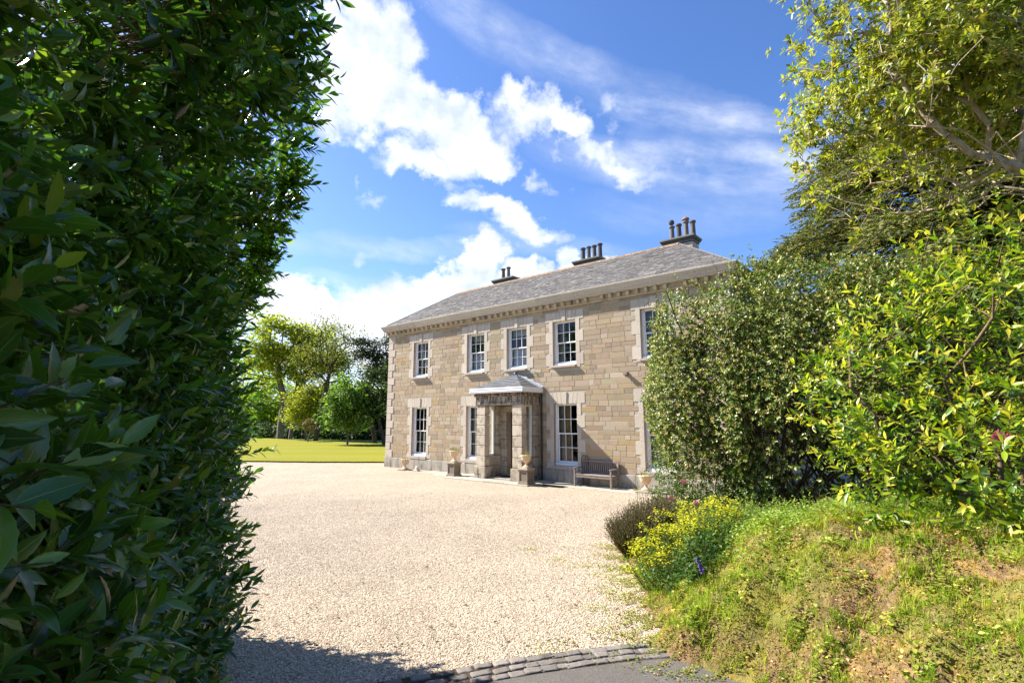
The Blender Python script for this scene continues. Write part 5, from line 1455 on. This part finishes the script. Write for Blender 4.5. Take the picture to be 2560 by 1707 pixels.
def tree_right():
    r = np.random.default_rng(52); base = np.array([7.2, 6.0, 1.1])
    root = empty('arching_tree', tuple(base), label='arching tree with twisting bare pale limbs and loose yellow green leaves, top right', cat='tree')
    kp = np.array([(7.2, 6.0, 1.1), (7.0, 5.9, 2.4), (6.7, 5.75, 3.6), (6.25, 5.5, 4.5), (5.75, 5.42, 5.0), (5.3, 5.5, 5.25), (4.95, 5.6, 5.7), (4.6, 5.6, 6.3)])
    trunk = []
    for i_ in range(len(kp) - 1):
        q0, q1, q2, q3 = kp[max(i_ - 1, 0)], kp[i_], kp[i_ + 1], kp[min(i_ + 2, len(kp) - 1)]
        for f_ in (.2, .4, .6, .8, 1.0): trunk.append(.5 * (2 * q1 + (q2 - q0) * f_ + (2 * q0 - 5 * q1 + 4 * q2 - q3) * f_ ** 2 + (-q0 + 3 * q1 - 3 * q2 + q3) * f_ ** 3) + r.normal(0, .012, 3))
    T = []
    blobs = [((5.15, 5.9, 6.0), (1.2, 1.4, 1.15)), ((5.35, 5.7, 7.4), (1.35, 1.4, 1.2)), ((6.3, 6.1, 6.3), (1.2, 1.3, 1.3)), ((4.25, 5.75, 7.85), (.62, .7, .42)), ((4.75, 5.9, 6.5), (.85, .9, .9)), ((6.5, 6.2, 8.2), (1.3, 1.3, 1.2))]
    for i, (c, rad) in enumerate(blobs):
        P, G = super_pts(r, (560, 480, 320, 90, 170, 260)[i], c, rad, 2, 4.4, .10, .2, i); T.append(P)
    T = np.concatenate(T)
    bare = (T[:, 2] < 5.5) & (T[:, 0] > 4.25)
    arr, par, load, tips = colonize(r, base, trunk, T, .28, .22, .10)
    branch_mesh('branches', arr - base, par, load, .085, M('bark_pale'), root, .50, 7, .005)
    tipn = np.array([a for a, _ in tips]); tid = np.array([b for _, b in tips]); P = arr[tipn]; par_d = unit(P - arr[par[tipn]])
    hole = np.sin(arr[tipn][:, 0] * 3.3 + arr[tipn][:, 2] * 2.1) * np.sin(arr[tipn][:, 2] * 3.9 - arr[tipn][:, 1] * 2) > .28
    m = ~(bare[tid] & (r.uniform(0, 1, len(tid)) < .9)) & ~(hole & (r.uniform(0, 1, len(tid)) < .75)); P, par_d = P[m], par_d[m]
    cen = np.array([5.4, 6.0, 6.4]); D = unit(unit(P - cen) * .8 + par_d * .5 + [0, 0, .2]); D = np.concatenate([D, D + r.normal(0, .5, D.shape), D + r.normal(0, .5, D.shape)]); P = np.concatenate([P, P - D[:len(P)] * .1 + r.normal(0, .06, P.shape), P + r.normal(0, .10, P.shape)])
    pal = [((.17, .22, .022), 18), ((.31, .35, .03), 26), ((.46, .45, .05), 22), ((.07, .11, .015), 12), ((.52, .38, .07), 5)]
    V, Fc, C = shoots(r, P, D, r.uniform(.05, .15, len(P)), 9, .092, pal, leaf_template(3, .38, .2, .12, 0, .9), (88, 38), .3, ([((.40, .38, .05), 1)], .4), droop=.12)
    link_mesh('foliage', V - base, Fc, M('rhodo'), root, C, smooth=True)
tree_right()

def conifer():
    r = np.random.default_rng(61); base = np.array([13.0, 13.2, 0.]); root = empty('yew_tree', tuple(base), label='dark spreading yew with drooping layered branches behind the clipped shrub', cat='tree')
    segs = []; P = []; D = []
    for i in range(190):
        z0 = r.uniform(1.5, 10.4); a = r.uniform(math.pi * .55, math.pi * 1.75) if r.random() < .85 else r.uniform(0, 6.28)
        L = (6.7 * (1 - ((z0 - 3.2) / 9.4) ** 2 * .70)) * r.uniform(.75, 1.05) if z0 > 3.2 else 5.6 * r.uniform(.8, 1.0)
        p = base + [0, 0, z0]; hd = np.array([math.cos(a), math.sin(a), 0]); n = 12; rad = .07; q = p.copy(); rise = r.uniform(.25, .5)
        side = np.array([-hd[1], hd[0], 0])
        for k in range(n):
            f = (k + 1) / n; nq = p + hd * L * f + [0, 0, L * rise * (math.sin(f * 1.9) * .62) - L * .26 * f ** 2.4] + side * r.normal(0, .05); segs.append((q, nq, rad * (1 - f * .9) + .006, rad * (1 - f * .95) + .004))
            m = int(10 + 12 * f)
            for j in range(m):
                t_ = r.uniform(0, 1); b = q + (nq - q) * t_; s = r.choice([-1, 1]); P.append(b + side * s * r.uniform(0, .55) * (1.1 - f * .55) + [0, 0, r.normal(0, .10)]); D.append(hd * .9 + side * s * r.uniform(.2, .9) + [0, 0, r.uniform(-.75, .15)])
            q = nq
    P = np.array(P); D = np.array(D); print('yew shoots', len(P))
    pal = [((.075, .10, .018), 20), ((.12, .14, .024), 20), ((.20, .20, .035), 18), ((.30, .25, .045), 10), ((.035, .055, .014), 10)]
    V, Fc, C = shoots(r, P, D, r.uniform(.25, .5, len(P)), 13, .115, pal, rhomb(.3), (55, 25), .02, None, .3, .16, True)
    link_mesh('foliage', V - base, Fc, M('needle'), root, C)
    segs.append((base, base + [0, 0, 5.0], .32, .22)); segs.append((base + [0, 0, 5.0], base + [0, 0, 10.0], .22, .04))
    a, b, ra, rb = map(np.array, zip(*segs)); V, Fc = make_tubes(a, b, ra, rb, 6); link_mesh('branches', V - base, Fc, M('bark_dark'), root, np.ones((len(V), 3)), smooth=True)
conifer()

# low planting at the corner of the bank
def low_plant(name, label, cat, centers, n, height, leaf, pal, seed, k=14, width=.22, material='soft', heads=None, spreadr=.35, spread=(60, 25), grp=None):
    r = np.random.default_rng(seed); c0 = np.array([*centers[0][:2], 0.]); c0[2] = bank_h(c0[0], c0[1]); root = empty(name, tuple(c0), label=label, cat=cat, group=grp)
    B, T = [], []
    for (x, y, rad) in centers:
        a = r.uniform(0, 6.28, n); rr = rad * np.sqrt(r.uniform(0, 1, n)); bx, by = x + rr * np.cos(a) * .6, y + rr * np.sin(a) * .6; bz = np.maximum(bank_h(bx, by), 0) - .01
        out = np.stack([np.cos(a) * rr, np.sin(a) * rr, 0 * a], 1) * .75; hh = height * r.uniform(.55, 1.18, n) * (1.06 - .35 * (rr / rad) ** 2)
        b = np.stack([bx, by, bz], 1); B.append(b); T.append(b + out + np.stack([0 * a, 0 * a, hh], 1))
    B = np.concatenate(B); T = np.concatenate(T); L = np.linalg.norm(T - B, axis=1)
    parts = [shoots(r, B, T - B, L, k, leaf, pal, rhomb(width), spread, .12, None, .5)]
    V, Fc, C = join(parts); link_mesh('foliage', V - c0, Fc, M(material), root, C)
    V, Fc = make_tubes(B, B + (T - B) * .92, np.full(len(B), .0035), np.full(len(B), .0018), 4); link_mesh('stems', V - c0, Fc, M('twig'), root, np.ones((len(V), 3)))
    if heads:
        hp, hn, hs, hr = heads; TT = T[r.uniform(0, 1, len(T)) < .62]; P = np.repeat(TT, hn, axis=0) + r.normal(0, 1, (len(TT) * hn, 3)) * [hr, hr, hr * .45]; m = len(P); V, Fc, C = make_leaves(P, r.normal(0, 1, (m, 3)) * [1, 1, .3], r.normal(0, .4, (m, 3)) + [0, 0, 1], hs * r.uniform(.7, 1.3, m), rhomb(.9), pal_pick(r, hp, m, .12)); link_mesh('flower_heads', V - c0, Fc, M('soft'), root, C)
    return root
low_plant('heather', 'dark purple brown heather mound where the bank meets the gravel', 'heather', [(2.20, 9.6, .42), (2.10, 9.05, .36), (2.55, 9.9, .42)], 520, .62, .045,
          [((.09, .085, .035), 4), ((.13, .075, .06), 4), ((.20, .11, .10), 2), ((.10, .14, .035), 4)], 71, 26, .34, 'needle', None, .4, (35, 20))
low_plant('spurge', 'bright yellow green spurge in flower at the foot of the bank', 'plant', [(1.98, 7.35, .34), (2.12, 7.8, .36), (2.25, 7.1, .34), (2.55, 7.5, .40), (2.85, 7.9, .40)], 46, .55, .06,
          [((.06, .13, .02), 4), ((.10, .18, .03), 4), ((.04, .09, .015), 3)], 72, 22, .2, 'soft', ([((.58, .55, .02), 5), ((.46, .50, .03), 3), ((.70, .60, .03), 2)], 24, .030, .050), .4, (70, 40))
low_plant('leafy_plant', 'dark green leafy clump in front of the yellow spurge', 'plant', [(1.98, 6.80, .26), (2.2, 6.5, .26), (2.45, 6.75, .3)], 45, .36, .07, [((.04, .11, .02), 4), ((.07, .16, .03), 4), ((.13, .22, .04), 2)], 73, 12, .5, 'soft', None, .3, (80, 50))
low_plant('leafy_plant', 'pale green leafy plants between the spurge and the rhododendron', 'plant', [(2.8, 6.9, .35), (3.2, 7.4, .4), (3.6, 7.0, .4), (4.0, 7.4, .4), (3.3, 8.0, .45)], 75, .17, .055, [((.12, .21, .03), 4), ((.20, .29, .05), 4), ((.08, .15, .02), 3), ((.30, .36, .10), 1)], 74, 12, .45, 'soft', None, .3, (80, 45))
low_plant('leafy_plant', 'ragged bright green plants at the dark foot of the clipped shrub', 'plant', [(3.7, 8.1, .35), (4.2, 7.5, .4), (3.4, 8.5, .35), (4.7, 7.0, .3)], 34, .36, .06, [((.14, .25, .03), 4), ((.26, .38, .05), 4), ((.40, .46, .12), 1)], 76, 12, .4, 'soft', None, .3, (80, 45))
low_plant('leafy_plant', 'small broad leaved weed low on the right of the bank', 'plant', [(2.62, 3.75, .16)], 9, .16, .10, [((.16, .30, .03), 4), ((.26, .40, .04), 3)], 77, 7, .4, 'soft', None, .3, (85, 60))
low_plant('fern_clump', 'pale green ferny clump under the rhododendron', 'plant', [(4.6, 4.5, .3), (5.0, 4.2, .3)], 26, .34, .07, [((.22, .34, .04), 4), ((.36, .44, .07), 3)], 78, 16, .25, 'soft', None, .3, (80, 50))
low_plant('yellow_flower', 'single tall yellow flowering stem above the heather', 'flower', [(2.45, 10.45, .1)], 5, 1.12, .05, [((.12, .2, .03), 1)], 75, 9, .3, 'soft', ([((.5, .46, .03), 1)], 20, .03, .05), .1, (60, 30))
pink('pink_flower', [((2.62, 8.15, 1.32), 'highest small pink flower above the yellow spurge'), ((2.36, 7.9, 1.12), 'small pink flower left of the others over the yellow spurge'), ((2.62, 7.6, 1.10), 'lowest small pink flower in the yellow spurge')], '', 'flower', 'pink flowers in the spurge', .026, (.60, .16, .34))
mb = MB(); q = np.random.default_rng(4)
mb.tube([(0, 0, -.02), (.005, -.01, .12), (-.015, -.03, .22), (-.05, -.05, .27)], .0035, 5, (.10, .14, .05))
for i in range(9):
    p = Vector((-.015 - .004 * i, -.03 - .002 * i, .15 + i * .013)); mb.lathe([(.002, 0), (.008, -.006), (.009, -.02), (.012, -.026)], p.x + q.normal(0, .008), p.y + q.normal(0, .008), 6, (.16, .10, .50), cap=False)
    mb.v[-24:] = [(x, y, z + p.z) for x, y, z in mb.v[-24:]]
for a in (.5, 2.2, 4.0): mb.add([(0, 0, 0), (.08 * math.cos(a), .08 * math.sin(a), .16), (.10 * math.cos(a + .1), .10 * math.sin(a + .1), .15)], [[0, 1, 2]], (.12, .2, .03))
o = mb.build('bluebell', mat('petal2', m_leaf_f())); o.location = (2.14, 6.1, float(bank_h(2.14, 6.1))); o.scale = (1.3,) * 3; tag(o, 'single bluebell leaning on the lower bank near the setts', 'flower')

# ------------------------------------------------------------------ trees beyond the lawn
def far_tree(name, label, x, y, blobs, nt, trunk, r0, per, leaf, pal, seed, bark='bark_grey', material='soft', clump=.55, group='trees beyond the lawn', width=.8, z0=-.05, cat='tree', sag=0.0, flatz=1.0):
    r = np.random.default_rng(seed); z0 = float(hill_h(np.float64(x), np.float64(y))) - .03 if y > 70 else .05; base = np.array([x, y, z0]); root = empty(name, tuple(base), label=label, cat=cat, group=group)
    T = []; G = []; tot = sum(np.prod(np.array(b[1])) ** (2 / 3) for b in blobs)
    for i, (c, rad) in enumerate(blobs):
        P, g = super_pts(r, max(6, int(nt * np.prod(np.array(rad)) ** (2 / 3) / tot)), c, rad, 2, .6, .16, .16, seed + i); T.append(P)
    T = np.concatenate(T) + base * [1, 1, 0]
    tr = [np.array(p) + base for p in trunk]
    arr, par, load, tips = colonize(r, base, tr, T, .9, .12, sag)
    branch_mesh('trunk', arr - base, par, load, r0, M(bark), root, .5, 6, .018)
    P = np.repeat(T, per, axis=0) + r.normal(0, clump, (len(T) * per, 3)) * [1, 1, .55 * flatz]; n = len(P)
    V, Fc, C = make_leaves(P, r.normal(0, 1, (n, 3)) * [1, 1, .6], r.normal(0, .6, (n, 3)) + [-.3, .1, 1], leaf * r.uniform(.6, 1.3, n), rhomb(width), pal_pick(r, pal, n, .16)); link_mesh('crown', V - base, Fc, M(material), root, C)
YG = [((.28, .33, .03), 5), ((.40, .43, .04), 5), ((.18, .25, .025), 3), ((.52, .50, .06), 2)]; OL = [((.17, .185, .035), 4), ((.26, .26, .055), 4), ((.12, .14, .03), 3)]; DK = [((.018, .034, .016), 4), ((.030, .050, .020), 4), ((.05, .07, .025), 1)]
MG = [((.07, .14, .02), 4), ((.12, .21, .03), 4), ((.20, .31, .06), 3), ((.34, .44, .16), 1)]; LG = [((.26, .36, .04), 4), ((.38, .46, .05), 3), ((.16, .26, .03), 2)]
far_tree('beech_tree', 'tall beech with two grey trunks and a yellow green crown, leftmost beyond the lawn', -28.3, 64.0, [((-.5, 0, 12.0), (3.6, 3.4, 2.9)), ((3.4, 1, 10.8), (3.6, 3.2, 2.6)), ((-3.0, 0, 9.5), (2.6, 2.6, 2.6)), ((1.2, 0, 8.8), (2.6, 2.6, 1.6)), ((6.2, 1, 9.2), (1.8, 1.8, 1.4))],
         230, [(0, 0, 1.5), (.1, 0, 3.2), (.15, 0, 4.8), (-.6, 0, 7.4), (-.9, .1, 9.6)], .42, 62, .34, YG, 101, clump=.55)
r_ = np.random.default_rng(1); far_tree('beech_tree', 'second trunk of beech, leaning right with olive leaves, beside the leftmost pair', -27.2, 64.4, [((3.2, 0, 10.6), (2.8, 2.6, 2.4)), ((1.4, 0, 12.4), (2.4, 2.2, 1.6))], 70, [(.2, 0, 2.0), (.7, 0, 4.6), (1.3, 0, 7.5), (1.7, 0, 9.5)], .28, 40, .30, OL + YG[:2], 102)
far_tree('thin_crowned_tree', 'tall tree with dark leaning trunk and thin half bare crown, centre of the group', -20.6, 55.0, [((1.0, 0, 10.9), (3.3, 3, 2.4)), ((2.8, 0, 9.0), (2.6, 2.2, 2.0)), ((-1.5, 0, 8.8), (2.4, 2, 1.6)), ((.6, 0, 6.6), (2.4, 2, 1.0))],
         260, [(.25, 0, 2.0), (.55, 0, 4.0), (.95, 0, 6.2), (1.2, 0, 8.0)], .25, 15, .20, OL, 103, bark='bark_dark', clump=.42)
far_tree('pine_tree', 'dark green pine with flat layered crown beside the house corner', -13.0, 50.0, [((-1.6, 0, 9.3), (2.4, 1.8, .8)), ((1.6, 0, 9.3), (1.7, 1.6, 1.0)), ((2.2, 0, 7.6), (1.8, 1.8, 1.2)), ((-.2, 0, 7.8), (2.0, 1.8, .8)), ((3.2, 0, 6.2), (1.3, 1.4, 1.3))],
         130, [(-.35, 0, 1.6), (-.9, 0, 3.4), (-.9, 0, 5.4), (-.2, 0, 7.2)], .22, 70, .24, DK, 104, bark='bark_dark', material='needle', clump=.42, width=.5, flatz=.7)
far_tree('leaning_tree', 'dark tree with several leaning trunks next to the house corner', -11.4, 47.0, [((-.3, 0, 5.4), (2.4, 2, 1.5)), ((1.6, 0, 4.2), (1.5, 1.6, 1.3)), ((-1.6, 0, 3.6), (1.5, 1.6, 1.0))], 110, [(-.3, 0, 1.2), (-.7, 0, 2.6), (-1.0, 0, 3.8)], .17, 45, .22, [((.035, .06, .02), 4), ((.055, .085, .025), 4), ((.02, .035, .015), 3)], 105, bark='bark_dark', clump=.45)
far_tree('chestnut_tree', 'round leafy mid green young chestnut in front of the pine', -14.6, 46.6, [((0, 0, 3.9), (1.9, 1.8, 2.2)), ((-.9, -.2, 2.5), (1.2, 1.3, 1.5)), ((.9, -.2, 3.0), (1.2, 1.3, 1.7))], 130, [(0, 0, .8), (0, 0, 1.8)], .10, 46, .27, MG, 106, clump=.36)
far_tree('golden_shrub', 'tall golden yellow shrub between the beech and the dark trunk', -22.6, 57.5, [((0, 0, 4.2), (1.7, 1.6, 3.2)), ((-1.2, 0, 3.2), (1.2, 1.2, 2.0)), ((1.2, .3, 5.0), (1.4, 1.3, 1.8))], 110, [(0, 0, 1.0)], .12, 55, .25, [((.34, .36, .035), 5), ((.24, .28, .03), 4), ((.46, .45, .06), 2)], 107, clump=.42, cat='shrub')
far_tree('sapling', 'small reddish sapling on the far edge of the lawn', -20.6, 53.0, [((0, 0, 1.9), (.55, .5, .7))], 22, [(0, 0, .6)], .08, 22, .14, [((.16, .10, .04), 3), ((.13, .13, .04), 2)], 108, clump=.18)
# a belt of trees and bushes behind, each its own
belt = [(-37, 80, 9.5, 4.2, LG), (-31, 84, 8.0, 3.6, LG), (-26.5, 82, 8.5, 3.6, MG), (-22, 86, 10.5, 4.0, OL), (-17.5, 80, 7.5, 3.4, MG), (-24, 74, 5.0, 2.6, MG), (-45, 90, 13, 5.2, LG), (-53, 84, 12, 5.0, YG), (-61, 80, 13, 5.4, MG), (-72, 86, 14, 6, LG), (-19.5, 74, 4.0, 2.4, DK), (-27.8, 72.5, 3.4, 2.0, DK)]
nm = ['pale green', 'bright green', 'mid green', 'olive', 'bushy green', 'low green', 'tall pale green', 'tall yellow green', 'broad green', 'broad pale green', 'low dark', 'small dark']
for i, (x, y, h, rd, pl) in enumerate(belt):
    far_tree('background_tree', nm[i] + ' tree in the belt behind the lawn trees, number %s from the left' % ['ninth', ''][1] if False else {0: 'pale green tree behind the tall beech', 1: 'bright green tree seen between the beech trunks', 2: 'mid green tree just right of the beech trunks', 3: 'olive tree behind the thin crowned tree', 4: 'bushy green tree behind the chestnut', 5: 'low green bush behind the golden shrub', 6: 'tall pale green tree far left behind the laurel hedge', 7: 'tall yellow green tree farther left behind the laurel hedge', 8: 'broad mid green tree left of the tall yellow green one', 9: 'broad pale tree at the far left of the belt', 10: 'low dark bush at the foot of the dark trunk', 11: 'small dark bush behind the beech trunks'}[i],
             x, y, [((0, 0, h * .62), (rd, rd, h * .36)), ((rd * .5, 0, h * .4), (rd * .7, rd * .7, h * .3)), ((-rd * .5, 0, h * .42), (rd * .7, rd * .7, h * .3))], int(90 + h * 5), [(0, 0, h * .15), (0, 0, h * .3)], .2, 42, .42, pl, 200 + i, clump=.75, group='belt of trees behind the lawn')
for i, (x, y, h, rd, lb) in enumerate([(-42, 6, 13, 6, 'unseen broad dark tree added level with the camera for the window reflections'), (-46, 22, 14, 6.5, 'unseen large dark tree added beyond the hedge for the window reflections'), (-41, 38, 12, 5.5, 'unseen dark tree added at the left end of the lawn for the window reflections'), (-55, 52, 14, 6.5, 'unseen dark tree added behind the left end of the lawn for the window reflections')]):  # unseen trees, added so the window panes reflect dark foliage
    far_tree('reflection_tree', lb, x, y, [((0, 0, h * .55), (rd, rd, h * .45)), ((0, -rd * .8, h * .35), (rd * .8, rd * .8, h * .32)), ((0, rd * .8, h * .35), (rd * .8, rd * .8, h * .32))], 170, [(0, 0, h * .15), (0, 0, h * .3)], .35, 50, .55, MG, 300 + i, clump=.9, group='unseen trees added for the window reflections')
# a clipped low dark hedge line and grass beyond
def low_hedge():
    r = np.random.default_rng(9); c0 = np.array([-14., 62, 0]); root = empty('low_hedge', tuple(c0), label='low dark hedge running behind the lawn trees', cat='hedge'); n = 15000
    s = r.uniform(0, 1, n); x = -34 + 32 * s; y = 69.5 - 11 * s + r.normal(0, .5, n); z = .05 + np.abs(r.normal(0, .55, n)) * (1 + .4 * np.sin(x * 1.3)); P = np.stack([x, y, z], 1)
    V, Fc, C = make_leaves(P, r.normal(0, 1, (n, 3)), r.normal(0, .6, (n, 3)) + [0, 0, 1], .30 * r.uniform(.6, 1.3, n), rhomb(.8), pal_pick(r, [((.02, .04, .015), 4), ((.04, .075, .02), 3), ((.07, .11, .025), 1)], n)); link_mesh('foliage', V - c0, Fc, M('soft'), root, C)
    m = 60; s = np.linspace(0, 1, m); A = np.stack([-34 + 32 * s, 69.5 - 11 * s, 0 * s], 1); V, Fc = make_tubes(A, A + [0, 0, 1.0], np.full(m, .05), np.full(m, .02), 5); link_mesh('stems', V - c0, Fc, M('bark_dark'), root, np.ones((len(V), 3)))
low_hedge()
